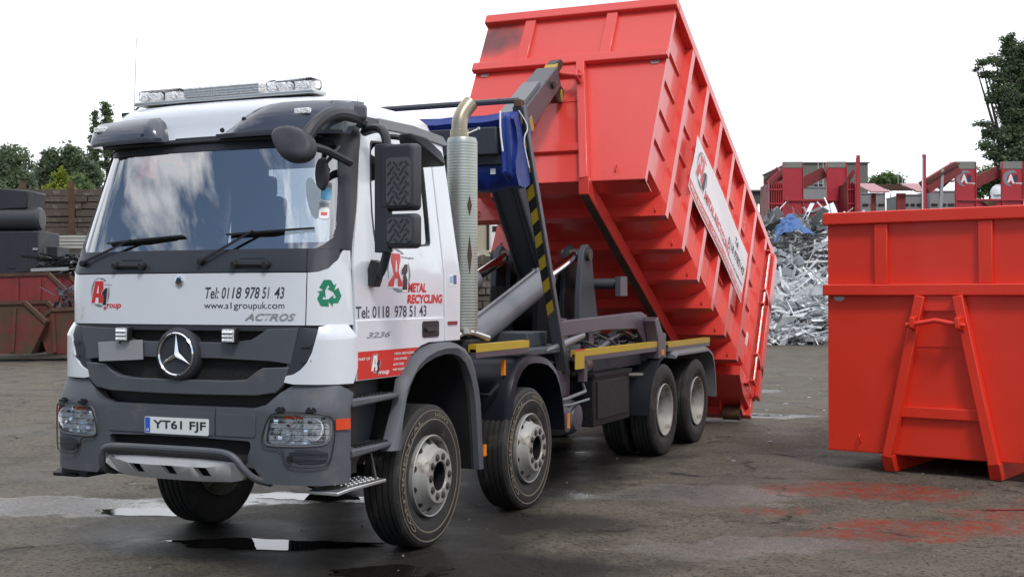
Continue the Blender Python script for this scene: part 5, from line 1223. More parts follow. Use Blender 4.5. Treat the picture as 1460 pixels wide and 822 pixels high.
# ---- scrap heap
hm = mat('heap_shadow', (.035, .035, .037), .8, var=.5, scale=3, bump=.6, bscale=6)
D = 50; hp_ = place('scrap_heap', 1150, D, 'tall heap of tangled bright aluminium offcuts between the tipped container and the standing one', 'scrap heap'); 
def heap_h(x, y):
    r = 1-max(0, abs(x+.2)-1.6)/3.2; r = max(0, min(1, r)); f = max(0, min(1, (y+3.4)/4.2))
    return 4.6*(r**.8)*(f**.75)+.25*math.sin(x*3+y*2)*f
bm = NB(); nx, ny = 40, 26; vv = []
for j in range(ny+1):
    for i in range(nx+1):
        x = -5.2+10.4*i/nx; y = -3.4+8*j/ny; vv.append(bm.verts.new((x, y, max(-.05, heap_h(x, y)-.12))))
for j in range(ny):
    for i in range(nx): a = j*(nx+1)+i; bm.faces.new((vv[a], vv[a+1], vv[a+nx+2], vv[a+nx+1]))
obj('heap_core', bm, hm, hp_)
random.seed(21)
HM = [mat('scrap_bright', (.82, .83, .85), .35, metal=.2, var=.2), mat('scrap_dull', (.26, .27, .27), .5, metal=.5, var=.4), mat('scrap_dark', (.07, .07, .07), .7, var=.4)]
for mi, cnt in ((0, 3000), (1, 1300), (2, 800)):
    bm = NB()
    for i in range(cnt):
        x = random.uniform(-3.6, 3.4); y = random.uniform(-3.5, 1.6)
        if mi == 0 and y > -1.8 and random.random() < .75: y = random.uniform(-3.4, -1.8)
        z = heap_h(x, y)+random.uniform(-.05, .18)
        if heap_h(x, y) <= .05 and random.random() < .6: continue
        L = random.uniform(.2, 1.2)*(1.35 if mi == 0 else 1); w_ = random.uniform(.03, .11) if random.random() < .92 else random.uniform(.25, .55)
        d = Vector((random.gauss(0, 1), random.gauss(0, .6), random.gauss(0, .38))).normalized(); up = Vector((random.gauss(0, 1), random.gauss(-1, 1), random.gauss(.5, 1)))
        p = Vector((x, y, max(.04, z))); mid = p+d*L*.5; k = Vector((random.gauss(0, .07), random.gauss(0, .07), random.gauss(0, .07)))
        if up.cross(d).length < .1: continue
        bar(bm, p, mid+k, w_, .012, up=up.normalized()); bar(bm, mid+k, p+d*L+k*1.5, w_, .012, up=up.normalized())
    o = obj('scrap_pieces', bm, HM[mi], hp_, flat=True); o['kind'] = 'stuff'
bm = NB(); sec = [[(-.1, 0, 0), (.35, .1, .62), (.75, .05, .85), (1.0, -.1, .55)], [(-.25, -.5, -.25), (.2, -.55, .3), (.75, -.5, .5), (1.35, -.4, .1)], [(-.45, -.85, -.55), (.1, -1.0, -.1), (.7, -.9, 0), (1.7, -.8, -.2)]]
vs = [[bm.verts.new(p) for p in r_] for r_ in sec]
for a, b in zip(vs, vs[1:]):
    for k in range(3): bm.faces.new((a[k], a[k+1], b[k+1], b[k]))
bp_ = obj('crumpled_panel', bm, mat('blue_sheet_metal', (.05, .13, .33), .5, var=.4, scale=2), None); bp_.scale = (.8, .8, .8); ssb = bp_.modifiers.new('u', 'SUBSURF'); ssb.subdivision_type = 'SIMPLE'; ssb.levels = 4; ssb.render_levels = 4; tx_ = bpy.data.textures.new('crumple', 'CLOUDS'); tx_.noise_scale = .35; dp_ = bp_.modifiers.new('d', 'DISPLACE'); dp_.texture = tx_; dp_.strength = .4; sd = bp_.modifiers.new('s', 'SOLIDIFY'); sd.thickness = .02
bp_.location = at(1108, 48.2, 330); bp_.rotation_euler = yaw_rot(.1); tag(bp_, 'crumpled blue metal sheet thrown on top of the aluminium scrap heap', 'sheet metal')
# ---- red loading frames, canopy, posts behind the heap
def boxpx(bm, D, cx, px0, px1, py0, py1, y0_, y1_):
    """a box given by its extent seen square-on at distance D, local to a thing placed at pixel column cx"""
    bx(bm, U(D, px0-cx), U(D, px1-cx), y0_, y1_, H(D, py1), H(D, py0))
D = 62; FR = mat('frame_red', (.42, .022, .035), .45, var=.15, col2=(.22, .03, .03), c2scale=1.2, c2amt=.40)
def frame(cx, L, cxs, logo, label):
    t_ = place('loading_frame', cx, D, label, 'loading frame', group='red loading frames behind the heap')
    (a0, a1), (b0, b1) = cxs
    for (p0, p1) in cxs:
        bm = NB(); boxpx(bm, D, cx, p0, p1, 240 if not logo else 242, 287, 0, .25); up_ = obj('upright_panel', bm, FR, t_)
        bm = NB(); boxpx(bm, D, cx, p0-.5, p1+.5, 231, 239.6 if not logo else 241.6, -.02, .3); obj('concrete_cap', bm, 'concrete', up_)
        bm = NB(); boxpx(bm, D, cx, p0-1.2, p0, 232, 305, -.06, .1); boxpx(bm, D, cx, p1, p1+1.2, 232, 305, -.06, .1); obj('edge_post', bm, FR, up_)
        if logo:
            f = lambda x, z, d, c_=cx: Vector((x, -.0-d, z))
            m_ = U(D, (p0+p1)/2-cx)
            patch('logo_swoosh', ring_poly(m_-.05, H(D, 255), .42, .40, .1, -.05, .78, 60, 260), f, None, .01, 'logogrey', up_, step=.5)
            text('logo_letter', 'A', f, m_-.25, m_+.08, H(D, 261), H(D, 249.5), .012, 'decalwhite', up_, bold=.08)
            text('logo_numeral', '1', f, m_+.06, m_+.26, H(D, 260), H(D, 250), .013, 'ink', up_, bold=.06)
            text('lettering', 'group', f, m_-.02, m_+.48, H(D, 264), H(D, 261), .012, 'decalwhite', up_, bold=.02)
    bm = NB(); boxpx(bm, D, cx, a0, b1, 287.5, 345, .02, .22); boxpx(bm, D, cx, a0, b1, 284.5, 287, -.08, .25); lb_ = obj('lower_panel', bm, FR, t_)
    if logo:
        bm = NB(); m_ = U(D, (a1+b0)/2-cx); prism(bm, [(m_-.4, H(D, 288)), (m_+.4, H(D, 288)), (m_+.1, H(D, 294)), (m_+.08, H(D, 305)), (m_-.08, H(D, 305)), (m_-.1, H(D, 294))], 'y', -.12, .0); obj('gusset', bm, 'rust', lb_)
    bm = NB(); bar(bm, (U(D, a1-cx), .6, H(D, 262)), (U(D, b0-cx), .6, H(D, 244)), .3, .55, up=(0, 0, 1)); bar(bm, (U(D, a0-16-cx), 1.2, H(D, 262)), (U(D, a0-cx), .6, H(D, 243)), .3, .55); obj('diagonal_beam', bm, 'rustred', t_)
    return t_
frame(1162, 0, ((1118, 1144.5), (1180, 1206.5)), False, 'dark red steel loading frame with two plain upright panels above the scrap heap')
frame(1411, 0, ((1364, 1391), (1430, 1458)), True, 'red steel loading frame with white logos on its two upright panels')
bm = NB(); cx = 1180; boxpx(bm, 75, cx, 1127, 1238, 233, 330, 0, 8); b_ = obj('grey_building', bm, mat('render_olive', (.15, .155, .13), .9, var=.12), None); b_.location = at(cx, 75); b_.rotation_euler = yaw_rot()
tag(b_, 'plain olive-grey flat building block behind the plain red loading frame', 'building')
bm = NB(); bx(bm, U(75, 1127-cx)-.1, U(75, 1238-cx)+.1, -.1, 8.1, H(75, 233)+.002, H(75, 231.5)); obj('roof_edge', bm, 'concrete', b_)
for (p0, p1) in ((1136, 1150), (1160, 1176), (1186, 1202)):
    bm = NB(); boxpx(bm, 75, cx, p0, p1, 262, 282, -.06, -.01); w_ = obj('window', bm, 'greyplate', b_)
    bm = NB(); boxpx(bm, 75, cx, p0+1, p1-1, 263, 281, -.09, -.062); obj('pane', bm, 'black', w_)
bm = NB(); boxpx(bm, 80, 1075, 1040, 1112, 273, 340, 0, 6); b_ = obj('low_shed', bm, mat('shed_grey', (.10, .10, .095), .9), None); b_.location = at(1075, 80); b_.rotation_euler = yaw_rot(); tag(b_, 'low dark grey shed seen just right of the tipped container behind the heap', 'shed')
bm = NB(); boxpx(bm, 80, 1075, 1038, 1114, 271, 273, -.2, 6.2); obj('roof', bm, 'concrete', b_)
for px, t_, lab in ((1224, 222, 'tall red steel post left of the pink canopy roof'), (1318, 221, 'tall red steel post right of the pink canopy roof')):
    bm = NB(); boxpx(bm, 60, px, px-2.2, px+2.2, t_, 350, -.08, .08); o = obj('steel_post', bm, FR, None); o.location = at(px, 60); o.rotation_euler = yaw_rot(); tag(o, lab, 'post', 'red posts by the canopy')
    bm = NB(); boxpx(bm, 60, px, px-3.4, px-2.3, t_+4, 300, -.1, .0); obj('post_flange', bm, 'decalwhite' if px > 1300 else FR, o)
random.seed(44)
for px, q in ((1108, 'left'), (1214, 'right')):
    t_ = place('scrap_trailer', px, 60.5, 'dark red ribbed trailer side standing close to the %s of the plain loading frame' % q, 'trailer', group='red trailers behind the heap')
    p0, p1 = (1096, 1117) if q == 'left' else (1208, 1220)
    bm = NB(); boxpx(bm, 60.5, px, p0, p1, 262, 345, 0, 2.0); bd_ = obj('trailer_body', bm, 'rustred', t_)
    bm = NB(); k = p0
    while k < p1: boxpx(bm, 60.5, px, k, k+1.1, 258+random.random()*4, 345, -.12, -.01); k += 3.2
    obj('side_ribs', bm, FR, bd_)
    bm = NB(); boxpx(bm, 60.5, px, p0-1, p1+1, 270, 272, -.16, -.13); boxpx(bm, 60.5, px, p0-1, p1+1, 290, 292, -.16, -.13); obj('side_rails', bm, FR, bd_)
    bm = NB(); bar(bm, (U(60.5, p0-px), .3, H(60.5, 262)), (U(60.5, p1-px), .3, H(60.5, 243)), .2, .2); obj('brace', bm, 'rustred', bd_)
t_ = place('canopy', 1277, 63, 'faded pink sheet canopy roof with dark slatted middle between two red posts', 'canopy')
pk = mat('faded_pink_sheet', (.40, .20, .21), .6, var=.15, wave=('X', 3, .5)); bm = NB()
for (p0, p1, q0, q1, m_) in ((1229, 1256, 1235, 1262, pk), (1294, 1322, 1300, 1330, pk)):
    bm = NB(); loft(bm, [[Vector((U(63, p0-1277), 1.2, H(63, 259))), Vector((U(63, p1-1277), 1.2, H(63, 259))), Vector((U(63, p1-1277), 1.2, H(63, 260))), Vector((U(63, p0-1277), 1.2, H(63, 260)))], [Vector((U(63, q0-1277), -.8, H(63, 275))), Vector((U(63, q1-1277), -.8, H(63, 275))), Vector((U(63, q1-1277), -.8, H(63, 277))), Vector((U(63, q0-1277), -.8, H(63, 277)))]]); obj('roof_sheet', bm, m_, t_)
bm = NB()
for i in range(7): bx(bm, U(63, 1257+i-1277), U(63, 1293+i-1277), 1.1-.3*i, 1.25-.3*i, H(63, 262+2*i), H(63, 260.5+2*i))
obj('roof_slats', bm, 'rust', t_)
for (p0, p1, c_) in ((1240, 1246, 'rustred'), (1276, 1288, 'rustred'), (1312, 1318, 'rustred')):
    bm = NB(); boxpx(bm, 63, 1277, p0, p1, 277, 340, -.4, -.2); obj('canopy_post', bm, c_, t_)
for i, (p0, p1, D_, lab) in enumerate(((1228, 1262, 66, 'pale grey steel cabin under the left half of the pink canopy'), (1288, 1314, 67, 'grey-green cabin under the right half of the pink canopy'), (1326, 1362, 66, 'light grey container between the canopy and the logo frame'), (1120, 1200, 68, 'light container seen through the plain red loading frame'))):
    bm = NB(); cx = (p0+p1)/2; boxpx(bm, D_, cx, p0, p1, (277, 279, 274, 268)[i], 345, 0, 3); o = obj('storage_container', bm, mat('cabin_grey', (.25, .255, .25), .6, var=.2, wave=('X', 4, .3)), None); o.location = at(cx, D_); o.rotation_euler = yaw_rot(); tag(o, lab, 'cabin', 'pale cabins behind the heap')
    bm = NB()
    for k in range(3): boxpx(bm, D_, cx, p0+2+k*(p1-p0)/3, p0+(p1-p0)/3*(k+1)-1, 291, 294, -.05, -.01)
    obj('dark_band', bm, 'black', o)
    bm = NB(); boxpx(bm, D_, cx, p0-.5, p1+.5, (277, 279, 274, 268)[i]-1.4, (277, 279, 274, 268)[i], -.05, 3.05); obj('roof_edge', bm, 'greyplate', o)
t_ = place('conveyor', 1342, 61, 'dark rusty sloping conveyor rising to the logo frame', 'conveyor')
bm = NB(); bar(bm, (U(61, 1318-1342), 0, H(61, 268)), (U(61, 1364-1342), 0, H(61, 240)), .7, .65); obj('conveyor_belt', bm, 'rustred', t_)
bm = NB(); bar(bm, (U(61, 1318-1342), -.4, H(61, 262)), (U(61, 1364-1342), -.4, H(61, 235)), .08, .10); obj('handrail', bm, 'rust', t_)
bm = NB(); bar(bm, (U(61, 1336-1342), -.3, H(61, 345)), (U(61, 1341-1342), -.3, H(61, 243)), .14, .14); obj('conveyor_leg', bm, 'greyplate', t_)
bm = NB(); random.seed(4)
for px, tp_ in ((1167, 220), (1174, 216), (1196, 196), (1281, 240), (1287, 226), (1292, 224), (1300, 224)):
    b2 = NB(); D_ = 70; tube(b2, [(0, 0, 0), (0, 0, H(D_, tp_))], .022, 6, radii=[.04, .012]); o = obj('whip_aerial', b2, mat('pale_pole', (.6, .58, .62), .5), None); o.location = at(px, D_)
    tag(o, 'thin pale whip pole sticking up against the white sky behind the red frames', 'pole', 'thin poles behind the frames')
bm.free()
bm = NB(); lathe(bm, [(.45, 0), (.43, .25), (.32, .45), (.15, .57), (0, .6)], (0, 0, H(70, 279)), 'z', 20); bx(bm, -.35, .35, -.35, .35, 0, H(70, 279)); o = obj('white_dome_tank', bm, 'decalwhite', None); o.location = at(1424, 70); tag(o, 'small white domed tank between the two logo panels', 'tank')
# ---- left: timber wall, posts, black plant, red skips
D = 52; wm = mat('old_timber', (.085, .066, .05), .85, var=.4, scale=1.5, col2=(.19, .17, .145), c2scale=2.6, c2amt=.47, bump=1., bscale=5)
def timber_wall(px0, px1, top, D, label, base=500):
    cx = (px0+px1)/2; t_ = place('sleeper_wall', cx, D, label, 'timber wall'); random.seed(int(px0)+7); h_ = H(D, top); k = 0; z = 0
    bm = NB()
    while z < h_-.05:
        dz = random.choice((.2, .24, .3)); x = U(D, px0-cx); xe = U(D, px1-cx)
        while x < xe:
            l_ = min(random.uniform(2.4, 4.2), xe-x); o_ = random.uniform(-.10, .04); box(bm, (x+l_/2, o_/2+.11, z+dz/2), (l_-.03, .22-o_, dz-random.uniform(.008, .05)), Matrix.Rotation(random.uniform(-.012, .012), 3, 'Y')); x += l_
        z += dz
    obj('sleepers', bm, wm, t_, bevel=.01)
    bm = NB(); boxpx(bm, D, cx, px0, px1, top+3, 520, .16, .30); obj('gap_shade_board', bm, 'chassis', t_); return t_  # dark board added so the gaps between sleepers look shaded
timber_wall(20, 150, 276, 52, 'weathered timber sleeper wall behind the black plant at the left')
for px, tp_, lab in ((34, 257, 'rust-brown steel post left of the yellow-green conifer'), (104, 258, 'rust-brown steel post right of the yellow-green conifer')):
    bm = NB(); boxpx(bm, 51.6, px, px-4, px+4, tp_, 498, -.2, -.12); boxpx(bm, 51.6, px, px-1, px+1, tp_, 498, -.12, .0); o = obj('steel_post', bm, 'rust', None); o.location = at(px, 51.6); o.rotation_euler = yaw_rot(); tag(o, lab, 'post', 'rusty posts in the sleeper wall')
D = 43
bkm = mat('plant_black', (.018, .020, .026), .55, var=.4)
t_ = place('black_power_unit', 30, D, 'black engine plant with a fat horizontal exhaust drum and cabinet doors at the left edge', 'machine')
bm = NB(); prism(bm, [(U(D, -80), H(D, 300)), (U(D, -80), H(D, 262)), (U(D, 12), H(D, 270)), (U(D, 8), H(D, 296))], 'y', 0, 1.6); obj('air_duct', bm, bkm, t_, bevel=.05)
bm = NB(); lathe(bm, [(0, -2.2), (U(D, 17), -2.2), (U(D, 17), U(D, 22)), (U(D, 14), U(D, 26)), (0, U(D, 27))], (0, .3, H(D, 310)), 'x', 28); obj('exhaust_drum', bm, mat('drum_black', (.035, .037, .042), .45), t_)
bm = NB(); boxpx(bm, D, 30, -60, 55, 328, 396, 0, 2.0); boxpx(bm, D, 30, -60, 40, 296, 328, .4, 1.6); cb = obj('cabinet', bm, bkm, t_, bevel=.03)
for p in (-20, 10, 38):
    bm = NB(); boxpx(bm, D, 30, p, p+.8, 335, 394, -.02, -.0); boxpx(bm, D, 30, p+3, p+12, 378, 380, -.04, -.01); obj('door_seam', bm, 'nut', cb)
bm = NB(); boxpx(bm, D, 30, 47, 54, 352, 355, -.03, -.005); obj('label_plate', bm, 'greyplate', cb)
t_ = place('dark_cabinet', 68, 44, 'low dark steel cabinet beside the black engine plant', 'cabinet'); bm = NB(); boxpx(bm, 44, 68, 54, 82, 350, 396, 0, 1.2); obj('cabinet_body', bm, bkm, t_, bevel=.02)
t_ = place('cladding_sheets', 88, 47, 'stack of pale profiled cladding sheets in front of the timber wall', 'cladding'); bm = NB()
for k in range(4): boxpx(bm, 47, 88, 52, 128, 334+k*5, 337.8+k*5, -.05*k, .6)
boxpx(bm, 47, 88, 54, 126, 355, 500, .2, .5); obj('sheet_stack', bm, mat('pale_cladding', (.42, .42, .38), .6, var=.15), t_)
t_ = place('scrap_engine', 82, 40, 'heap of black engine parts and pipes with a bright bar, right of the cabinet', 'scrap engine'); random.seed(6); bm = NB()
for k in range(60): 
    p = Vector((random.uniform(U(40, -26), U(40, 40)), random.uniform(-.3, .4), random.uniform(H(40, 388), H(40, 362)))); bar(bm, p, p+Vector((random.gauss(0, .35), random.gauss(0, .2), random.gauss(0, .12))), random.uniform(.03, .16), random.uniform(.03, .12))
boxpx(bm, 40, 82, 60, 118, 388, 500, 0, .8); obj('engine_block', bm, 'chassis', t_)
bm = NB(); bar(bm, (U(40, -29), -.5, H(40, 384)), (U(40, 24), -.5, H(40, 382)), .08, .10); obj('bright_bar', bm, 'alu', t_)
def skip(px0, px1, top, bot, D, m, label, name='scrap_skip', dz=0):
    cx = (px0+px1)/2; t_ = place(name, cx, D, label, 'skip', group='old scrap skips at the left'); w_ = U(D, px1-px0); h_ = H(D, top); b_ = H(D, bot)
    P = [(-w_/2, h_-.35), (-w_*.30, h_), (w_*.30, h_+.05), (w_/2, h_-.5), (w_*.36, max(0, b_)), (-w_*.36, max(0, b_))]
    for nm, y in (('side_plate', 0), ('side_plate', 1.7)):
        bm = NB(); prism(bm, P, 'y', y, y+.05); s_ = obj(nm, bm, m, t_)
        bm = NB()
        for a, b in zip(P[:3], P[1:4]): bar(bm, (a[0], y+.02, a[1]), (b[0], y+.02, b[1]), .14, .10)
        obj('rim_rail', bm, 'rust', s_)
        bm = NB()
        for x in (-w_*.28, -.02*w_, w_*.22): bar(bm, (x, y-.05, h_-.1), (x*.9, y-.05, b_+.05), .10, .07, up=(0, 1, 0))
        obj('side_rib', bm, m, s_)
    bm = NB(); bx(bm, -w_*.36, w_*.36, .05, 1.7, max(0.02, b_), max(0.02, b_)+.05)
    loft(bm, [[Vector((P[0][0], .05, P[0][1])), Vector((P[0][0], 1.7, P[0][1])), Vector((P[0][0]+.05, 1.7, P[0][1])), Vector((P[0][0]+.05, .05, P[0][1]))], [Vector((P[5][0], .05, P[5][1])), Vector((P[5][0], 1.7, P[5][1])), Vector((P[5][0]+.05, 1.7, P[5][1])), Vector((P[5][0]+.05, .05, P[5][1]))]])
    loft(bm, [[Vector((P[3][0], .05, P[3][1])), Vector((P[3][0], 1.7, P[3][1])), Vector((P[3][0]-.05, 1.7, P[3][1])), Vector((P[3][0]-.05, .05, P[3][1]))], [Vector((P[4][0], .05, P[4][1])), Vector((P[4][0], 1.7, P[4][1])), Vector((P[4][0]-.05, 1.7, P[4][1])), Vector((P[4][0]-.05, .05, P[4][1]))]])
    obj('floor_and_ends', bm, m, t_); return t_
skip(-40, 96, 391, 470, 38, 'rustred', 'faded red skip standing behind the rusty one, below the black plant')
rs = mat('rusty_red_skip', (.13, .030, .022), .8, var=.5, scale=2, col2=(.070, .042, .022), c2scale=1.8, c2amt=.56)
skip(-90, 66, 432, 503, 35.5, rs, 'rust-eaten red skip in front at the left edge of the yard')
skip(50, 170, 440, 503, 35.8, rs, 'brown rusty skip partly hidden by the corner of the lorry')
t_ = place('scrap_bundle', 92, 36.2, 'grey tangle of scrap between the faded red skip and the cab', 'scrap bundle'); bm = NB(); random.seed(9)
for k in range(50):
    p = Vector((random.uniform(-.25, .45), random.uniform(-.2, .4), random.uniform(H(36, 438), H(36, 405)))); bar(bm, p, p+Vector((random.gauss(0, .25), random.gauss(0, .2), random.gauss(0, .2))), random.uniform(.03, .12), .02)
obj('tangle', bm, 'steel2', t_, flat=True)
# ---- glimpsed between the cab and the hook arm
D = 48
t_ = place('cream_building', 690, D, 'cream rendered building glimpsed between the exhaust stack and the hook arm', 'building'); bm = NB(); boxpx(bm, D, 690, 640, 697, 300, 480, 0, 5); obj('wall', bm, mat('cream_render', (.42, .36, .26), .9), t_)
bm = NB(); boxpx(bm, D, 690, 640, 700, 296, 300, -.3, 5); obj('roof', bm, 'concrete', t_)
bm = NB(); boxpx(bm, D, 690, 694, 697.5, 300, 480, -.06, -.005); obj('downpipe', bm, 'black', t_)
t_ = place('white_van_body', 715, 50, 'white vehicle body behind the dark timber wall, seen under the red container', 'vehicle'); bm = NB(); boxpx(bm, 50, 715, 697, 750, 317, 400, 0, 2.2); vb_ = obj('body', bm, 'decalwhite', t_, bevel=.12)
bm = NB(); boxpx(bm, 50, 715, 702, 716, 322, 330, -.02, .0); boxpx(bm, 50, 715, 720, 744, 322, 334, -.02, .0); obj('window', bm, 'black', vb_)
timber_wall(560, 790, 367, 42, 'dark timber sleeper wall seen under the tipped container, behind the lift cylinders')
bm = NB(); random.seed(2); vs = []
t_ = place('spoil_heap', 712, 44, 'pale spoil and rubble heaped behind the dark timber wall', 'rubble heap')
for k in range(160):
    x = random.uniform(-1.4, 1.6); z = H(44, 372)+.25*(1-abs(x)/1.7)*random.random()*1.6; box(bm, (x, random.uniform(-.3, .3), z), (random.uniform(.06, .25),)*3, Matrix.Rotation(random.random()*3, 3, 'X') @ Matrix.Rotation(random.random()*3, 3, 'Y'))
bx(bm, -1.6, 1.6, -.2, .4, 0, H(44, 372)); o = obj('rubble', bm, mat('rubble_pale', (.34, .29, .23), .9, var=.4, scale=1), t_, flat=True); o['kind'] = 'stuff'
# ================================================================= TREES
def leaf_mat(name, c1, c2, c3=None):
    m = bpy.data.materials.new(name); m.use_nodes = True; t = m.node_tree; b = t.nodes['Principled BSDF']; b.inputs['Roughness'].default_value = .55
    c = N(t, 'ShaderNodeTexCoord'); n = N(t, 'ShaderNodeTexNoise'); n.inputs['Scale'].default_value = .9; n.inputs['Detail'].default_value = 7; n.inputs['Roughness'].default_value = .7; t.links.new(c.outputs['Object'], n.inputs['Vector'])
    r = N(t, 'ShaderNodeMapRange'); r.inputs[1].default_value = .35; r.inputs[2].default_value = .65; t.links.new(n.outputs['Fac'], r.inputs[0])
    a = N(t, 'ShaderNodeMix', data_type='RGBA'); a.inputs[6].default_value = c1+(1,); a.inputs[7].default_value = c2+(1,); t.links.new(r.outputs[0], a.inputs[0]); t.links.new(a.outputs[2], b.inputs['Base Color'])
    tr = N(t, 'ShaderNodeBsdfTranslucent'); t.links.new(a.outputs[2], tr.inputs[0]); mxs = N(t, 'ShaderNodeMixShader'); mxs.inputs[0].default_value = .5
    t.links.new(b.outputs[0], mxs.inputs[1]); t.links.new(tr.outputs[0], mxs.inputs[2]); t.links.new(mxs.outputs[0], t.nodes['Material Output'].inputs[0]); return m
LM = {'dark': leaf_mat('leaf_dark', (.085, .125, .075), (.20, .26, .135)), 'mid': leaf_mat('leaf_mid', (.09, .15, .06), (.21, .30, .11)), 'yellow': leaf_mat('leaf_yellow', (.17, .22, .02), (.34, .36, .05)), 'poplar': leaf_mat('leaf_poplar', (.10, .14, .075), (.22, .27, .14))}
BK = mat('bark', (.055, .045, .035), .9, var=.3, bump=.5, bscale=12)
def tree(name, px, D, blobs, leaf, kind, label, cat, n_leaf, size, trunk_r=.18, group=None, h0=0, seed=1):
    """blobs: (px, py, rx_px, rz_px) ellipsoids of the crown"""
    random.seed(seed); t_ = thing(name, at(px, D), label, cat, rot=yaw_rot(), group=group)
    bl = []
    for (bx0, by0, rx, rz) in blobs: bl.append((U(D, bx0-px), random.uniform(-.4, .4)*U(D, rx), H(D, by0), U(D, rx), U(D, rx)*.8, U(D, rz)))
    tot = sum(b[3]*b[5] for b in bl); verts = []; faces = []
    zmax = max(b[2] for b in bl)
    for b in bl:
        cnt = int(n_leaf*b[3]*b[5]/tot); ncl = max(8, int(cnt/26))
        for c in range(ncl):
            # clump centre, biased to the skin of the blob
            d = Vector((random.gauss(0, 1), random.gauss(0, 1), random.gauss(0, 1))).normalized(); rr = random.random()**.33
            if random.random() < .16: rr *= random.uniform(1.05, 1.28)
            cc = Vector((b[0]+d.x*b[3]*rr, b[1]+d.y*b[4]*rr, b[2]+d.z*b[5]*rr)); cs = size*random.uniform(1.2, 3.2)*min(1, b[3]/1.0+.25)
            for k in range(int(cnt/ncl)):
                p = cc+Vector((random.gauss(0, 1), random.gauss(0, 1), random.gauss(0, .7)))*cs*.62; s = size*random.uniform(.5, 1.15)
                a = Vector((random.gauss(0, 1), random.gauss(0, 1), random.gauss(0, .6))).normalized(); q = a.cross(Vector((random.gauss(0, 1), random.gauss(0, 1), random.gauss(0, 1)))).normalized()
                i0 = len(verts); verts += [p-a*s, p+q*s*.45, p+a*s, p-q*s*.45]; faces.append((i0, i0+1, i0+2, i0+3))
    me = bpy.data.meshes.new('crown'); me.from_pydata([tuple(v) for v in verts], [], faces); me.materials.append(LM[leaf]); o = bpy.data.objects.new('crown', me); COL.objects.link(o); o.parent = t_
    bm = NB(); top = Vector((0, 0, zmax)); pts = [(random.gauss(0, .02)*i, 0, zmax*.97*i/6) for i in range(7)]; tube(bm, pts, .1, 8, radii=[trunk_r*(1-.13*i) for i in range(7)])
    for b in bl:
        z0 = zmax*random.uniform(.3, .6); tube(bm, [(0, 0, z0), (b[0]*.5, b[1]*.5, (z0+b[2])/2+.2), (b[0], b[1], b[2]+b[5]*.3)], .05, 6, radii=[trunk_r*.45, trunk_r*.3, trunk_r*.1])
        for k in range(5):
            d = Vector((random.gauss(0, 1), random.gauss(0, .6), random.gauss(.4, .6))).normalized(); s_ = Vector((b[0], b[1], b[2])); tube(bm, [s_, s_+Vector((d.x*b[3], d.y*b[4], d.z*b[5]))*.9], .02, 5, radii=[trunk_r*.2, trunk_r*.05])
    obj('trunk', bm, BK, t_); return t_
tree('broadleaf_tree', 15, 68, [(-25, 240, 45, 32), (10, 235, 28, 30), (25, 262, 24, 26), (-10, 275, 50, 26), (38, 262, 10, 10)], 'dark', 0, 'dark dense tree at the left edge behind the black plant', 'tree', 20000, .135, seed=2)
tree('broadleaf_tree', 95, 75, [(75, 235, 18, 18), (98, 225, 16, 18), (115, 240, 18, 22), (90, 262, 30, 26), (60, 262, 26, 24), (128, 262, 20, 30), (45, 275, 26, 22), (100, 215, 8, 8), (72, 220, 9, 9)], 'dark', 0, 'broad dark green tree with a ragged top behind the timber wall', 'tree', 22000, .135, seed=3)
tree('poplar_tree', 140, 85, [(137, 172, 5, 17), (133, 200, 6, 20), (135, 158, 3, 9), (135, 225, 9, 22), (138, 250, 10, 20)], 'poplar', 0, 'thin pointed poplar just left of the cab corner, the lower of the two', 'tree', 4200, .12, trunk_r=.08, group='two poplars above the cab corner', seed=4)
tree('poplar_tree', 152, 85, [(151, 155, 6, 12), (153, 172, 8, 18), (152, 195, 8, 22), (154, 225, 9, 24)], 'poplar', 0, 'taller rounder poplar behind the corner of the cab roof', 'tree', 4600, .12, trunk_r=.08, group='two poplars above the cab corner', seed=5)
tree('garden_conifer', 85, 58, [(86, 251, 7, 9), (86, 262, 12, 10), (84, 273, 17, 10), (84, 284, 19, 8)], 'yellow', 0, 'small bright yellow-green conifer poking above the timber wall', 'conifer', 4200, .11, seed=6)
tree('shrub_tree', 115, 62, [(112, 262, 12, 14), (118, 272, 14, 14), (104, 275, 12, 12)], 'mid', 0, 'mid-green bushy tree between the yellow conifer and the cab', 'tree', 3500, .13, seed=7)
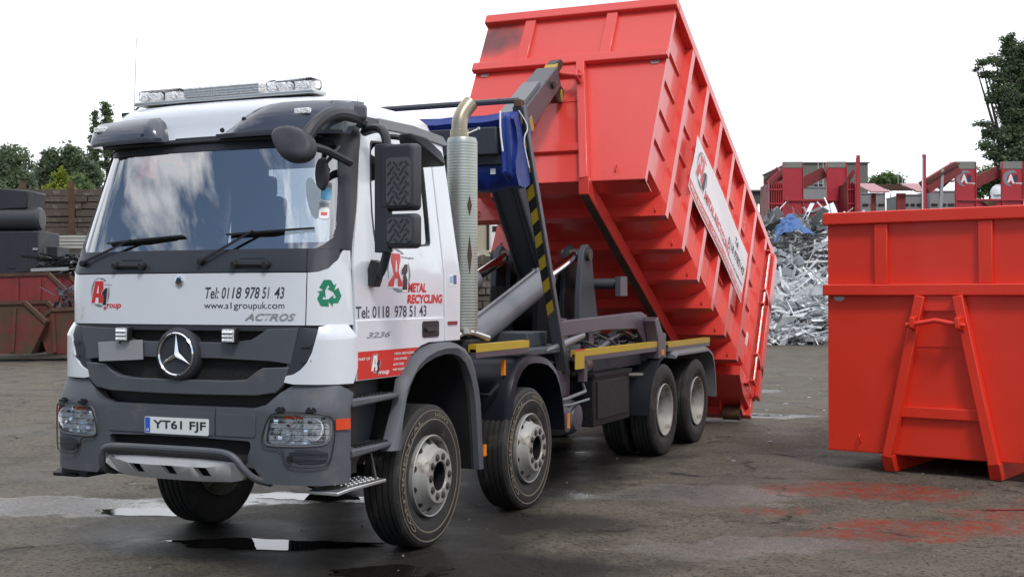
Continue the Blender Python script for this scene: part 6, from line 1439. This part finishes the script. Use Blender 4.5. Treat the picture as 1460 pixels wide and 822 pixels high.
tree('broadleaf_tree', 1452, 70, [(1438, 62, 9, 16), (1450, 90, 20, 26), (1468, 70, 14, 14), (1480, 110, 32, 36), (1420, 88, 10, 6), (1400, 92, 9, 5), (1408, 106, 10, 5), (1424, 112, 12, 8), (1436, 132, 22, 14), (1452, 158, 28, 24), (1416, 142, 8, 6), (1482, 170, 36, 40), (1404, 178, 12, 4), (1416, 192, 14, 8), (1442, 196, 22, 18), (1404, 208, 9, 6), (1418, 218, 14, 10), (1452, 226, 34, 22), (1500, 120, 30, 50), (1394, 100, 5, 3)], 'dark', 0, 'tall ragged dark tree at the right edge above the standing container', 'tree', 48000, .12, trunk_r=.3, seed=8)
tree('shrub_tree', 1412, 72, [(1400, 262, 26, 20), (1420, 255, 22, 18), (1436, 270, 18, 16)], 'mid', 0, 'mid-green bush showing between the two logo panels', 'bush', 5500, .13, seed=9)
tree('shrub_tree', 1262, 90, [(1262, 254, 14, 6), (1272, 258, 14, 6), (1250, 258, 12, 5)], 'mid', 0, 'low green bush just above the pink canopy roof', 'bush', 2200, .14, seed=10)
tree('shrub_tree', 1368, 90, [(1362, 245, 7, 9), (1372, 250, 12, 10)], 'mid', 0, 'small tree top behind the sloping conveyor', 'tree', 1600, .14, seed=12)

# woods beyond the yard that show in the cab's glass
def wood(name, pts, label, n_, seed, hmax=9):
    random.seed(seed); verts = []; faces = []
    for k in range(n_):
        i = random.randrange(len(pts)-1); f = random.random(); a, b = Vector(pts[i]+(0,)), Vector(pts[i+1]+(0,)); p = a.lerp(b, f); h_ = hmax*(.55+.45*math.sin(p.x*.31+p.y*.23)*math.sin(p.y*.11+1))
        p += Vector((random.gauss(0, 1.2), random.gauss(0, 1.2), h_*random.random()**.8)); s = random.uniform(.35, .8)
        u = Vector((random.gauss(0, 1), random.gauss(0, 1), random.gauss(0, 1))).normalized(); q = u.cross(Vector((random.gauss(0, 1), random.gauss(0, 1), random.gauss(0, 1)))).normalized()
        i0 = len(verts); verts += [p-u*s, p+q*s*.6, p+u*s, p-q*s*.6]; faces.append((i0, i0+1, i0+2, i0+3))
    me = bpy.data.meshes.new(name); me.from_pydata([tuple(v) for v in verts], [], faces); me.materials.append(LM['dark']); o = bpy.data.objects.new(name, me); COL.objects.link(o)
    tag(o, label, 'wood', kind='stuff')
wood('woodland', [(-75, -38), (-50, -62), (-20, -75), (15, -78)], 'belt of dark woodland reflected low in the windscreen of the lorry', 5200, 31, 13)
wood('woodland', [(28, 44), (48, 62), (70, 85)], 'belt of trees reflected low in the side window of the lorry', 2600, 32, 9)
